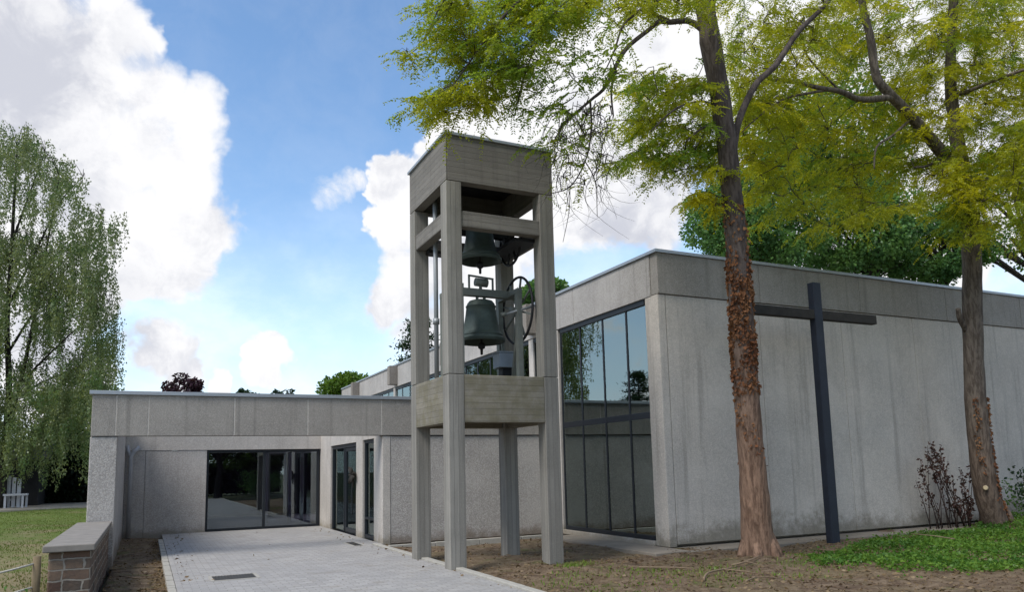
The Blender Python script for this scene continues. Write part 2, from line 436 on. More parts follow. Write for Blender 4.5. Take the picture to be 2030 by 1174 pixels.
def fill(poly, n, d0, d1, rng):
    """n points spread through the volume seen through an outline between two depths"""
    p = np.array(poly, float); lo, hi = p.min(0), p.max(0); out = []
    while len(out) < n:
        q = rng.uniform(lo, hi, size=(n*3, 2)); q = q[in_poly(q, poly)]
        out += list(q)
    d = rng.uniform(d0, d1, n)
    return np.array([P(u, v, dd) for (u, v), dd in zip(out[:n], d)])

# ------------------------------------------------------------------ ground, paving, lawn
def ground_h(x, y):
    return (.022*math.sin(x*2.1+y*.7)+.018*math.sin(y*3.3-x*1.3+1)+.012*math.sin(x*6.7+2)*math.sin(y*5.9)
            + .10*max(0, 1-math.hypot(x-9.1, y-9.75)/1.1)**1.5 + .22*max(0, 1-math.hypot((x-18.6)/2.6, (y-10.6)/1.3)))
def grid(name, mat, x0, x1, y0, y1, nx, ny, hf, skirt=.3):
    bm = bmesh.new(); g = []
    for j in range(ny+1):
        row = []
        for i in range(nx+1):
            x = x0+(x1-x0)*i/nx; y = y0+(y1-y0)*j/ny
            z = hf(x, y) - (skirt if skirt and (i in (0, nx) or j in (0, ny)) else 0)
            row.append(bm.verts.new((x, y, z)))
        g.append(row)
    for j in range(ny):
        for i in range(nx):
            bm.faces.new((g[j][i], g[j][i+1], g[j+1][i+1], g[j+1][i])).smooth = True
    me = bpy.data.meshes.new(name); bm.to_mesh(me); bm.free(); me.materials.append(MAT[mat])
    o = bpy.data.objects.new(name, me); COL.objects.link(o); return o
b = MB(); b.bm.faces.new([b.bm.verts.new(p) for p in ((-900, -900, -.2), (900, -900, -.2), (900, 900, -.2), (-900, 900, -.2))])
struct(b.build('ground', 'ground_far'))
struct(grid('soil', 'soil', -.62, 34, -3, 16.1, 240, 140, lambda x, y: ground_h(x, y) - (.03 if x < .5 else 0) - (.12 if .5 < x < 4.3 else 0)))
struct(grid('soil', 'soil', -.52, .44, 15.3, 22.46, 14, 80, lambda x, y: ground_h(x, y)-.022, 0))
struct(grid('lawn', 'lawn', -45, -.9, -4, 120, 90, 160, lambda x, y: .015*math.sin(x*1.1)+.02*math.sin(y*.8+x)))
b = MB(); b.box(.44, 4.36, -8, 15.95, -.15, .045); b.box(.44, 4.595, 15.953, 22.44, -.15, .045); struct(b.build('paving', 'paving_blocks', bevel=.006))
b = MB()
y = -8.
while y < 15.9:
    b.box(4.366, 4.485, y, min(y+.994, 15.95), -.15, .075+.004*math.sin(y*7)); y += 1.0
struct(b.build('kerb', 'kerb_stone', bevel=.008))
b = MB()
y = 3.
while y < 20.9:
    b.box(.33, .434, y, y+.205, -.15, .04+.006*math.sin(y*9)); y += .211
struct(b.build('edging', 'kerb_stone', bevel=.006))
b = MB(); x = 4.5
while x < 7.9:
    b.box(x, min(x+.99, 8.02), 15.16, 15.26, -.15, .085+.005*math.sin(x*5)); x += 1.0
struct(b.build('border_kerb', 'kerb_stone', bevel=.008))
b = MB(); b.box(8.03, 8.78, 11.0, 15.15, -.2, .05); b.box(8.785, 30, 11.0, 11.86, -.2, .034)
struct(b.build('apron', 'apron', bevel=.01))
b = MB(); b.box(-14, -2.4, 45.5, 54.5, -.2, .055); struct(b.build('path', 'smooth_concrete'))

# ------------------------------------------------------------------ church hall
CH = thing('church_hall', 'tall flat-roofed grey concrete church hall with a full-height glazed corner', 'building', (8.82, 11.65, 0))
XW, YW, ZF, ZT = 8.82, 11.65, 4.885, 5.70
b = MB(); x = 9.012
while x < 32:
    b.box(x, min(x+2.38, 32), YW+.004, YW+.28, .085, ZF-.012); x += 2.39
wall = b.build('wall', 'pebble_wall', CH, bevel=.008)
b = MB(); b.box(9.02, 32, YW+.2, YW+.3, -.3, .08); b.box(8.9, 9.1, YW+.06, 16, -.3, .03); b.build('plinth', 'smooth_concrete', CH)
b = MB(); b.box(XW, 9.0, YW, 12.07, .045, ZF-.01)
b.build('corner_pier', 'pebble_wall', CH, bevel=.012)
# front fascia, side fascia, beam ends
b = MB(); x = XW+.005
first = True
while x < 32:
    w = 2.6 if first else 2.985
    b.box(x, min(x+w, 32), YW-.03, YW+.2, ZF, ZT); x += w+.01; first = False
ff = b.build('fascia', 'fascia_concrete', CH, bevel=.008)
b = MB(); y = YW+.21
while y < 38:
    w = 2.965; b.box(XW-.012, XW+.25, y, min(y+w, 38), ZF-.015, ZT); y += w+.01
fs = b.build('fascia', 'fascia_side_lit', CH, bevel=.008); fs['label'] = 'side fascia above the glazing, coloured paler for the light it catches'
b = MB(); b.box(XW-.05, 32, YW-.07, YW+.2, ZT+.002, ZT+.062); b.build('coping', 'coping_metal', CH, parent=ff)
b = MB(); b.box(XW-.05, XW+.2, YW+.204, 38, ZT+.003, ZT+.062); b.build('coping', 'coping_metal', CH, parent=fs)
for yb in (16.6, 22.55, 28.5, 34.45):
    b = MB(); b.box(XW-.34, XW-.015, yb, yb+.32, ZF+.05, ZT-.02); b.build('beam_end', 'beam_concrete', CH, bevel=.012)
# roof, hidden sides and interior
b = MB()
for bx in ((XW+.26, 10.2, YW+.22, 37.9), (12.8, 31.9, YW+.22, 37.9), (10.2, 12.8, YW+.22, 13.5), (10.2, 12.8, 26, 37.9)): b.box(*bx, ZF+.3, ZT-.05)
b.build('roof', 'fascia_concrete', CH)
b = MB(); b.box(10.1, 12.9, 13.4, 26.1, ZT-.045, ZT-.02); b.build('added_rooflight', 'glass_roof', CH)  # added roof opening with a pane, brightens the hall behind the glazing
b = MB(); b.box(31.7, 32, YW+.3, 38, 0, ZF); b.box(9.2, 31.69, 37.7, 38, 0, ZF); b.build('wall', 'pebble_wall', CH)
b = MB(); b.box(9.1, 31.6, YW+.32, 37.6, -.1, .06); b.build('interior_floor', 'interior_floor', CH)
b = MB(); b.box(9.0, 31.6, YW+.29, YW+.31, .07, ZF+.28); b.box(13.5, 13.7, YW+.32, 37, .07, ZF+.28); b.build('interior_wall', 'interior_plaster', CH)
b = MB()
for bx in ((9.1, 10.2, YW+.33, 37.5), (12.8, 13.4, YW+.33, 37.5), (10.2, 12.8, YW+.33, 13.5), (10.2, 12.8, 26, 37.5)): b.box(*bx, ZF+.2, ZF+.29)
b.build('ceiling', 'interior_plaster', CH)
# glazed corner: frame + panes
XG = XW+.075
Z0, ZA, ZB, Z1 = .14, 2.49, 2.62, 4.83
ys = [12.075, 12.83, 13.74, 14.70, 15.60]
b = MB()
for y in ys: b.box(XG-.022, XG+.06, y-(0 if y == ys[0] else .026), y+(.045 if y == ys[0] else .026), Z0, Z1+.04)
b.box(XG-.05, XG+.055, ys[0]+.062, 15.56, Z0+.002, Z0+.08); b.box(XG-.018, XG+.055, ys[0]+.062, 15.56, ZA, ZB); b.box(XG-.05, XG+.055, ys[0]+.062, 15.56, Z1-.07, Z1+.035)
gw = b.build('window_frame', 'dark_frame', CH, bevel=.004)
for i in range(4):
    for z0, z1 in ((Z0+.08, ZA), (ZB, Z1-.07)):
        b = MB(); b.box(XG-.008, XG+.008, ys[i]+.03, ys[i+1]-.03, z0-.005, z1+.005)
        b.build('pane', 'glass_church', CH, parent=gw)
b = MB(); b.box(XW-.03, XG+.1, 12.075, 15.62, .035, .135); b.build('sill', 'smooth_concrete', CH, bevel=.01)
b = MB(); b.box(XW, 9.0, 15.64, 15.98, .04, ZF-.02); b.build('corner_pier', 'smooth_concrete', CH, bevel=.01)
# clerestory above the low wing
b = MB(); y = 16.02
b.box(XG-.05, XG+.055, 16.0, 37.6, 3.1, 3.32); b.box(XG-.05, XG+.055, 16.0, 37.6, 4.76, 4.868)
yy = []
while y < 37.5:
    b.box(XG-.022, XG+.06, y-.026, y+.026, 3.33, 4.75); yy.append(y); y += .93
cw = b.build('clerestory_frame', 'dark_frame', CH)
for a, c in zip(yy, yy[1:]):
    b = MB(); b.box(XG-.008, XG+.008, a+.03, c-.03, 3.3, 4.77); b.build('pane', 'glass_church', CH, parent=cw)
for yp in (16.95, 22.95, 28.9):
    b = MB(); b.box(XW+.015, XW+.26, yp, yp+.25, 3.2, ZF-.02); b.build('pillar', 'smooth_concrete', CH)

# ------------------------------------------------------------------ low entrance wing
WG = thing('entrance_wing', 'low flat-roofed grey concrete entrance wing with a recessed glass porch', 'building', (-.95, 16, 0))
YA, YB, XL, XD = 16.0, 22.45, -.95, 4.6
b = MB(); b.box(XL, -.5, YA+.225, 22.7, -.2, 3.1); b.box(XL, -.5, YA, YA+.22, -.2, 2.34); b.build('pier', 'pebble_wing', WG, bevel=.012)
b = MB(); x = 4.605
b.box(4.6, 4.78, YA+.002, YA+.24, 0, 2.34)
b.build('pier', 'smooth_concrete', WG, bevel=.012)
b = MB()
for x0, x1 in ((4.785, 7.5), (7.508, 8.81)): b.box(x0, x1, YA+.012, YA+.25, .03, 2.335)
b.build('wall', 'pebble_wing', WG, bevel=.008)
b = MB(); b.box(4.78, 8.83, YA+.05, YA+.24, -.2, .03); b.build('plinth', 'apron', WG)
b = MB()
js = [XL, -.54, .01, 1.56, 3.0, 4.57, 6.1, 7.6, 8.8]
for a, c in zip(js, js[1:]): b.box(a+.008, c-.008, YA-.022, YA+.22, 2.352, 3.13)
b.box(XL, XL+.22, YA+.222, 23.5, 2.352, 3.13)
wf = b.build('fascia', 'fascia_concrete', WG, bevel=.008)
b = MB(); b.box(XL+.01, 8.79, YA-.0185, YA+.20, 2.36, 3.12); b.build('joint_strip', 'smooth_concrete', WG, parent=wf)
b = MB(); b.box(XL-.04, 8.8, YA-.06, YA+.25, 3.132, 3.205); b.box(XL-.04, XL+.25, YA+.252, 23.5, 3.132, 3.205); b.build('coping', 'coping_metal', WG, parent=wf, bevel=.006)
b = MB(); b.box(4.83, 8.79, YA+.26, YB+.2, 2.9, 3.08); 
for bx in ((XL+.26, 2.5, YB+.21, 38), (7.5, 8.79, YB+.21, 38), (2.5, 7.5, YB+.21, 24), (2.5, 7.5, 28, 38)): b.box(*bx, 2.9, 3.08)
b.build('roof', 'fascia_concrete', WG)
b = MB(); b.box(2.4, 7.6, 23.9, 28.1, 3.085, 3.11); b.build('added_rooflight', 'glass_roof', WG)  # added glazed hole so that daylight reaches the wing interior
# back wall of the porch
b = MB(); b.box(-.495, -.02, YB, YB+.2, -.2, 2.26); b.box(-.012, 1.50, YB, YB+.2, -.2, 2.26); b.box(-.1, .1, YB+.205, YB+.25, -.2, 2.26); b.build('porch_wall', 'recess_concrete', WG, bevel=.006)
b = MB(); b.box(-.495, 4.6, YB-.012, YB+.2, 2.268, 3.12); b.build('lintel', 'smooth_concrete', WG)
b = MB()
b.box(1.505, 1.56, YB+.05, YB+.13, .05, 2.265); b.box(3.0, 3.07, YB+.05, YB+.13, .05, 2.265); b.box(4.50, 4.57, YB+.05, YB+.13, .05, 2.265)
b.box(1.56, 3.0, YB+.052, YB+.128, .05, .11); b.box(3.07, 4.5, YB+.052, YB+.128, .05, .11); b.box(1.56, 3.0, YB+.052, YB+.128, 2.19, 2.262); b.box(3.07, 4.5, YB+.052, YB+.128, 2.19, 2.262)
pw = b.build('porch_window', 'dark_frame', WG, bevel=.004)
for x0, x1 in ((1.56, 3.0), (3.07, 4.5)):
    b = MB(); b.box(x0-.01, x1+.01, YB+.085, YB+.095, .1, 2.2); b.build('pane', 'glass_entrance', WG, parent=pw)
# right side of the porch: white column, glass door, white post, side light
b = MB(); b.box(4.6, 4.82, 21.15, 22.65, 0, 3.12); b.build('column', 'smooth_concrete', WG, bevel=.01)
b = MB(); b.box(4.6, 4.82, 17.70, 18.30, 0, 3.12); b.build('column', 'smooth_concrete', WG, bevel=.01)
b = MB(); b.box(4.61, 4.8, YA+.245, 16.74, 0, 3.12); b.build('column', 'smooth_concrete', WG, bevel=.01)
b = MB(); b.box(4.612, 4.8, 18.302, 21.148, 2.30, 3.12); b.box(4.612, 4.8, 16.742, 17.698, 2.32, 3.12); b.build('lintel', 'smooth_concrete', WG)
b = MB(); b.box(4.65, 4.75, 18.305, 18.39, .05, 2.29); b.box(4.65, 4.75, 21.06, 21.145, .05, 2.29); b.box(4.65, 4.75, 19.7, 19.79, .05, 2.2); b.box(4.65, 4.75, 18.392, 21.058, 2.2, 2.29)
dr = b.build('door', 'dark_frame', WG, bevel=.004)
b = MB(); b.box(4.665, 4.735, 18.395, 18.50, .06, 2.19); b.box(4.665, 4.735, 19.6, 19.695, .06, 2.19); b.box(4.665, 4.735, 18.5, 19.6, .06, .17); b.box(4.665, 4.735, 18.5, 19.6, 2.1, 2.19)
b.build('door_leaf', 'dark_frame', WG, parent=dr, bevel=.004)
b = MB(); b.box(4.695, 4.705, 18.49, 19.61, .16, 2.11); b.build('pane', 'glass_entrance', WG, parent=dr)
b = MB(); b.box(4.695, 4.705, 19.78, 21.07, .06, 2.21); b.build('pane', 'glass_entrance', WG, parent=dr)
b = MB(); b.tube([(4.59, 18.55, .55), (4.57, 18.55, .62), (4.57, 18.55, 1.5), (4.59, 18.55, 1.57)], .018, 8); b.tube([(4.66, 18.55, .6), (4.57, 18.55, .6)], .012, 6); b.tube([(4.66, 18.55, 1.5), (4.57, 18.55, 1.5)], .012, 6)
b.build('handle', 'dark_frame', WG, parent=dr)
b = MB(); b.box(4.65, 4.74, 16.745, 16.81, .05, 2.31); b.box(4.65, 4.74, 17.63, 17.695, .05, 2.31); b.box(4.65, 4.74, 16.812, 17.628, .05, .13); b.box(4.65, 4.74, 16.812, 17.628, 2.24, 2.31); b.box(4.65, 4.74, 16.812, 17.628, .48, .53)
sl = b.build('side_light', 'dark_frame', WG, bevel=.004)
b = MB(); b.box(4.69, 4.7, 16.8, 17.64, .12, 2.25); b.build('pane', 'glass_entrance', WG, parent=sl)
# a carved iron emblem fixed on the door edge
b = MB()
for i in range(9):
    a = i*math.tau/9; b.tube([(4.52, 18.3, 1.5), (4.48+.03*math.cos(a*2), 18.36+.26*math.cos(a), 1.5+.2*math.sin(a))], [.045, .025], 6)
b.tube([(4.61, 18.3, 1.5), (4.49, 18.3, 1.5)], .06, 10); b.tube([(4.55, 18.34, 1.52), (4.54, 18.36, 1.2)], [.03, .02], 6)
b.build('door_emblem', 'cross_weathered', WG, parent=dr)
b = MB(); b.tube([(-.36, 22.3, 0), (-.36, 22.3, 2.12), (-.28, 22.3, 2.25), (-.16, 22.3, 2.36)], .055, 10); b.tube([(-.36, 22.3, 2.08), (-.43, 22.3, 2.25), (-.46, 22.3, 2.4)], .045, 8); b.build('downpipe', 'zinc_pipe', WG)
b = MB(); b.box(4.64, 4.70, 16.05, 16.2, 2.2, 2.36); b.build('corner_bracket', 'zinc_pipe', WG)
# porch interior
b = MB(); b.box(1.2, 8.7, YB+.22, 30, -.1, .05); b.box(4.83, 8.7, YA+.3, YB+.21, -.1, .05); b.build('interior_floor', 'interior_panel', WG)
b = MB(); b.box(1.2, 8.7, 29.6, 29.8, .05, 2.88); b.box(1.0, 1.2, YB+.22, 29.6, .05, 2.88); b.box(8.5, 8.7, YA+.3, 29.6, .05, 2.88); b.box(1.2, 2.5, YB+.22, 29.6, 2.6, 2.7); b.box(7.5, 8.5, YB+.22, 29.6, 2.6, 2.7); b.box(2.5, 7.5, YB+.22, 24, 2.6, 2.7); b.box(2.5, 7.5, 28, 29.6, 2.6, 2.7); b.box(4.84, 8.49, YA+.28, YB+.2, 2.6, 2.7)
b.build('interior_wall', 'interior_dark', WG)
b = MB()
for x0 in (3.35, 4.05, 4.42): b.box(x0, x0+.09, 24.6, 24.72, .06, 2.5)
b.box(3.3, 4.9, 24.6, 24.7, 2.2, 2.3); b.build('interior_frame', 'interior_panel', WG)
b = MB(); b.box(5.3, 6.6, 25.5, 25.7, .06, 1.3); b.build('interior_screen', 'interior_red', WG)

# ------------------------------------------------------------------ bell tower
TX0, TX1, TY0, TY1, PW = 4.28, 6.28, 11.15, 13.05, .27
BT = thing('bell_tower', 'open concrete bell tower on four posts standing on the soil', 'tower', ((TX0+TX1)/2, (TY0+TY1)/2, 0))
for px, py in ((TX0, TY0), (TX1-PW, TY0), (TX0, TY1-PW), (TX1-PW, TY1-PW)):
    b = MB(); b.box(px, px+PW, py, py+PW, -.15, 3.097); b.box(px, px+PW, py, py+PW, 3.105, 6.322); b.box(px+.02, px+PW-.02, py+.02, py+PW-.02, 3.0, 3.2)
    b.build('post', 'board_vertical', BT, bevel=.01)
x0, x1, y0, y1 = TX0+PW, TX1-PW, TY0+PW, TY1-PW
for nm, bx in (('lower_panel', (x0+.003, x1-.003, TY0+.005, TY0+.2)), ('lower_panel', (x0+.003, x1-.003, TY1-.2, TY1-.005)), ('lower_panel', (TX0+.005, TX0+.2, y0+.003, y1-.003)), ('lower_panel', (TX1-.2, TX1-.005, y0+.003, y1-.003))):
    b = MB(); b.box(*bx, 2.33, 3.1); b.build(nm, 'board_mossy', BT, bevel=.01)
b = MB(); b.box(TX0+.21, TX1-.21, TY0+.21, TY1-.21, 2.86, 2.98); b.build('platform', 'board_mossy', BT)
b = MB(); b.box(TX0+.03, TX1, TY0, TY0+.18, 6.33, 7.11); b.box(TX0+.03, TX1, TY1-.18, TY1, 6.33, 7.11); b.box(TX0, TX0+.025, TY0, TY1, 6.33, 7.11); b.box(TX0+.028, TX0+.18, TY0+.183, TY1-.183, 6.331, 7.11); b.box(TX1-.18, TX1-.002, TY0+.183, TY1-.183, 6.331, 7.11)
ub = b.build('upper_box', 'board_horizontal', BT, bevel=.008)
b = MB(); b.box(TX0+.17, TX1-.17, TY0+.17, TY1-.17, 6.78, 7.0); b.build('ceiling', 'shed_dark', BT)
b = MB(); b.box(TX0-.035, TX1+.035, TY0-.035, TY1+.035, 7.113, 7.165); b.build('coping', 'coping_metal', BT, parent=ub, bevel=.006)
for bx in ((x0, x1, TY0+.02, TY0+.2), (x0, x1, TY1-.2, TY1-.02), (TX0+.02, TX0+.2, y0, y1), (TX1-.2, TX1-.02, y0, y1)):
    b = MB(); b.box(*bx, 5.57, 5.84); b.build('tie_beam', 'board_horizontal', BT, bevel=.01)
b = MB()
for yy_ in (11.72, 12.42): b.box(x0-.1, x1+.1, yy_-.06, yy_+.06, 5.845, 5.98)
b.build('bell_frame', 'dark_steel', BT)
b = MB(); b.box(TX0+.21, TX1-.21, 12.6, 12.84, 5.50, 5.56); b.box(5.62, 6.07, 11.36, 12.595, 5.50, 5.56)
b.build('gangway', 'dark_steel', BT)
for xx_ in (4.72, 5.83):
    b = MB()
    for yy_ in (11.7, 12.5):
        b.obox((xx_, yy_, 2.99), (xx_, yy_, 4.66), .09, .12)
        if xx_ > 5: b.obox((xx_, yy_+(.34 if yy_ < 12 else -.34), 2.99), (xx_, yy_, 4.2), .05, .05)
    b.obox((xx_, 11.64, 4.69), (xx_, 12.56, 4.69), .1, .09)
    b.build('bell_stand', 'grey_steel', BT)
b = MB(); b.tube([(4.5, 12.28, 3.0), (4.5, 12.28, 6.7)], .042, 10); b.tube([(4.5, 12.28, 4.12), (4.5, 12.28, 4.22)], .06, 10); b.build('conduit', 'light_steel', BT)

def make_bell(name, label, cx_, cy_, zc, zm, rm, hz, wheel_c, wheel_r, head):
    h = zc-zm
    B = thing(name, label, 'bell', (cx_, cy_, zm), 'bells hung in the tower')
    prof = [(rm*.93, 0.0), (rm, .012), (rm*.985, .05*h), (rm*.90, .14*h), (rm*.80, .27*h), (rm*.72, .45*h), (rm*.66, .65*h), (rm*.62, .82*h), (rm*.585, .91*h), (rm*.5, .97*h), (rm*.32, 1.0*h), (.02, 1.01*h)]
    ex = []
    for i, (r, z) in enumerate(prof):
        ex.append((r, z))
        if i in (2, 3, 7): ex += [(r+.010, z+.008), (r+.010, z+.026), (prof[i+1][0]+(r-prof[i+1][0])*.7, z+.034)]
    inner = [(.02, .93*h), (rm*.45, .9*h), (rm*.58, .7*h), (rm*.66, .4*h), (rm*.80, .12*h), (rm*.93, 0)]
    m = MB(); m.lathe(inner+ex[1:], (cx_, cy_, zm), 48); m.build('bell_body', 'bronze', B)
    m = MB(); m.tube([(cx_, cy_, zm+.5*h), (cx_, cy_, zm-.02)], .022, 8)
    m.lathe([(.0, .03), (.05, .015), (.07, -.03), (.06, -.075), (.025, -.1), (.022, -.19), (.0, -.2)], (cx_, cy_, zm-.02), 14); m.build('clapper', 'dark_steel', B)
    m = MB()
    m.obox((4.62, cy_, hz), (5.93, cy_, hz), .13, .13)
    for s in (-1, 1): m.obox((cx_+s*.07, cy_, zc), (cx_+s*.07, cy_, hz), .04, .04)
    if head:
        m.obox((cx_-.22, cy_, hz+.05), (cx_-.22, cy_, hz+.31), .03, .03); m.obox((cx_+.24, cy_, hz+.05), (cx_+.24, cy_, hz+.27), .03, .03); m.obox((cx_-.235, cy_, hz+.31), (cx_+.255, cy_, hz+.28), .03, .03)
        m.tube([(cx_-.1, cy_, hz+.2), (cx_+.13, cy_, hz+.19)], .075, 14)
        m.tube([(cx_, cy_, hz+.06), (cx_, cy_, hz+.2)], .03, 8)
    m.build('headstock', 'grey_steel' if head else 'dark_steel', B)
    wc = Vector(wheel_c); m = MB(); N = 40
    ring = [wc+Vector((0, wheel_r*math.cos(k*math.tau/N), wheel_r*math.sin(k*math.tau/N))) for k in range(N+1)]
    m.tube(ring, .024, 8, cap=False); w = m.build('wheel', 'dark_steel', B)
    m = MB()
    for k in range(4):
        a = k*math.pi/4+.3; d = Vector((0, math.cos(a), math.sin(a)))*wheel_r
        m.obox(wc-d, wc+d, .03, .03, (1, 0, 0))
    m.tube([wc-V(.14, 0, 0), wc+V(.06, 0, 0)], .06, 12)
    m.build('spokes', 'grey_steel' if head else 'dark_steel', B, parent=w)
    return B
make_bell('bell', 'lower bronze bell hanging below a grey headstock in the open tower', 5.28, 12.1, 4.57, 3.8, .42, 4.70, (5.93, 11.95, 4.40), .60, True)
make_bell('bell', 'upper dark bronze bell half hidden behind the tie beam of the tower', 5.28, 12.1, 5.95, 5.27, .385, 6.1, (5.9, 12.1, 5.72), .44, False)
RD = thing('pull_rod', 'pale steel rod crossing the lower bell wheel in the tower', 'rod', (5.55, 11.75, 4.2))
b = MB(); b.tube([(5.56, 11.8, 4.26), (6.08, 11.55, 4.42)], .022, 8); b.build('rod', 'light_steel', RD)
b = MB(); b.tube([(5.54, 11.81, 4.26), (5.62, 11.77, 4.285)], .04, 8); b.build('rod_socket', 'grey_steel', RD)
MO = thing('bell_motor', 'blue-grey motor box on a stand under the lower bell wheel', 'motor box', (5.72, 12.1, 2.98))
b = MB(); b.box(5.56, 5.9, 11.95, 12.25, 3.36, 3.62); b.box(5.55, 5.91, 11.94, 12.26, 3.62, 3.65); b.build('motor_box', 'blue_grey_paint', MO, bevel=.01)
b = MB(); b.box(5.64, 5.82, 12.02, 12.18, 2.98, 3.36); b.build('stand', 'dark_steel', MO)

# ------------------------------------------------------------------ cross
CR = thing('cross', 'tall dark steel cross standing in front of the grey wall', 'cross', (11.8, 10.52, 0))
b = MB(); zt = 5.08; xs = (11.68, 11.89); ysx = (10.45, 10.6)
b.box(*xs, *ysx, -.2, zt); b.build('upright', 'cross_paint', CR, bevel=.012)
for xa, xb in ((10.13, 11.678), (11.892, 13.43)):
    b = MB(); b.box(xa, xb, 10.455, 10.595, 4.34, 4.525); b.build('arm', 'cross_weathered', CR, bevel=.012)

# ------------------------------------------------------------------ stone wall, rope fence, drains
SW = thing('stone_wall', 'low rubble stone wall with flat capstones ending at the wing', 'wall', (-.8, 13.3, 0))
b = MB(); b.box(-1.03, -.57, 10.9, 15.98, -.2, .70); b.build('stonework', 'rubble_stone', SW, bevel=.02)
for y0_, y1_ in ((10.82, 12.5), (12.506, 14.2), (14.206, 15.97)):
    b = MB(); b.box(-1.09, -.53, y0_, y1_, .702, .785); b.build('capstone', 'cap_stone', SW, bevel=.012)
FE = thing('rope_fence', 'low wooden post with a slack pale rope beside the stone wall', 'fence', (-1.15, 10.75, 0))
for px, py, hh in ((-1.13, 10.75, .68), (-2.75, 9.4, .62), (-4.4, 8.0, .62)):
    b = MB(); b.tube([(px, py, -.1), (px, py, hh)], [.05, .045], 9, rough=.12, rng=R0); b.build('post', 'old_wood', FE)
b = MB()
for z0_ in (.6, .33):
    for (ax, ay), (bx_, by) in (((-1.13, 10.75), (-2.75, 9.4)), ((-2.75, 9.4), (-4.4, 8.0))):
        b.tube([(ax+(bx_-ax)*t, ay+(by-ay)*t, z0_-.10*math.sin(math.pi*t)) for t in [i/8 for i in range(9)]], .012, 6)
b.build('rope', 'rope', FE)
def drain(label, x0, x1, y0, y1, slots):
    D = thing('drain_grate', label, 'drain', ((x0+x1)/2, (y0+y1)/2, .045), 'drain grates set in the paving')
    m = MB(); t = .05
    m.box(x0-t, x1+t, y0-t, y0, .0, .051); m.box(x0-t, x1+t, y1, y1+t, .0, .051); m.box(x0-t, x0, y0, y1, .0, .051); m.box(x1, x1+t, y0, y1, .0, .051)
    m.build('frame', 'kerb_stone', D)
    m = MB(); n = slots; w = (x1-x0)/n
    for i in range(n): m.box(x0+i*w+.004, x0+i*w+w*.62, y0+.002, y1-.002, .02, .0535)
    m.box(x0+.003, x1-.003, y0+.003, y1-.003, .0, .047)
    m.build('grating', 'iron_grate', D)
drain('rectangular iron drain grate in the middle of the paving nearest the viewer', .96, 1.56, 12.15, 12.65, 14)
drain('small iron drain grate in the paving before the glass door', 3.98, 4.16, 15.9, 16.75, 5)

# ------------------------------------------------------------------ things at the far left
SH = thing('garden_shed', 'dark wooden shed behind the birch at the lawn edge', 'shed', (-8.5, 53, 0))
b = MB(); b.box(-12, -5.55, 51.5, 56, -.1, 2.7); b.build('wall', 'shed_dark', SH)
b = MB()
for s in ((-12.3, -5.0, 50.9, 53.8, 2.65, 3.5), (-12.3, -5.0, 53.8, 56.6, 3.5, 2.65)):
    vs = [b.bm.verts.new(p) for p in ((s[0], s[2], s[4]), (s[1], s[2], s[4]), (s[1], s[3], s[5]), (s[0], s[3], s[5]), (s[0], s[2], s[4]+.14), (s[1], s[2], s[4]+.14), (s[1], s[3], s[5]+.14), (s[0], s[3], s[5]+.14))]
    for f in ((0, 3, 2, 1), (4, 5, 6, 7), (0, 1, 5, 4), (1, 2, 6, 5), (2, 3, 7, 6), (3, 0, 4, 7)): b.bm.faces.new([vs[i] for i in f])
b.build('roof', 'shed_roof', SH)
RA = thing('white_railing', 'white wooden uprights standing before the dark shed', 'railing', (-6.6, 49.6, .05))
for u, v in ((6, 944), (19, 944), (29, 947), (39, 950), (-8, 946), (-22, 946)):
    k = P(u, v, 1)-CAM; t = 49.6/k[1]; q = CAM+k*t
    b = MB(); b.box(q[0]-.085, q[0]+.085, 49.55, 49.68, 0, q[2]); b.build('post', 'white_wood', RA)
b = MB(); b.box(-8.2, -6.6, 49.57, 49.66, .42, .52); b.build('rail', 'white_wood', RA)
GT = thing('garden_table', 'small white wooden table in front of the shed', 'table', (-6.2, 49, .05))
b = MB(); b.box(-6.85, -5.75, 48.7, 49.3, .70, .80); b.build('tabletop', 'white_wood', GT)
for x_, y_ in ((-6.75, 48.78), (-5.95, 48.78), (-6.2, 49.22), (-5.82, 49.22)):
    b = MB(); b.box(x_-.05, x_+.05, y_-.05, y_+.05, .05, .7); b.build('leg', 'white_wood', GT)

# ------------------------------------------------------------------ vegetation
def npr(seed): return np.random.default_rng(seed)
def smooth_path(pts, rads, k=4):
    """Catmull-Rom through branch nodes"""
    pts = [np.array(p, float) for p in pts]; n = len(pts); op, orr = [], []
    for i in range(n-1):
        p0, p1, p2, p3 = pts[max(i-1, 0)], pts[i], pts[i+1], pts[min(i+2, n-1)]
        for j in range(k):
            t = j/k
            op.append(.5*((2*p1)+(-p0+p2)*t+(2*p0-5*p1+4*p2-p3)*t*t+(-p0+3*p1-3*p2+p3)*t**3)); orr.append(rads[i]*(1-t)+rads[i+1]*t)
    op.append(pts[-1]); orr.append(rads[-1]); return op, orr
def px_path(nodes, depth):
    """nodes (u, v, width px[, extra depth]) -> points and radii at the tree's distance"""
    pts, rr = [], []
    for nd in nodes:
        d = depth+(nd[3] if len(nd) > 3 else 0)
        pts.append(P(nd[0], nd[1], d)); rr.append(nd[2]/2*d/FPX/(1+((nd[0]-CX)/FPX)**2)**.75)
    return pts, rr

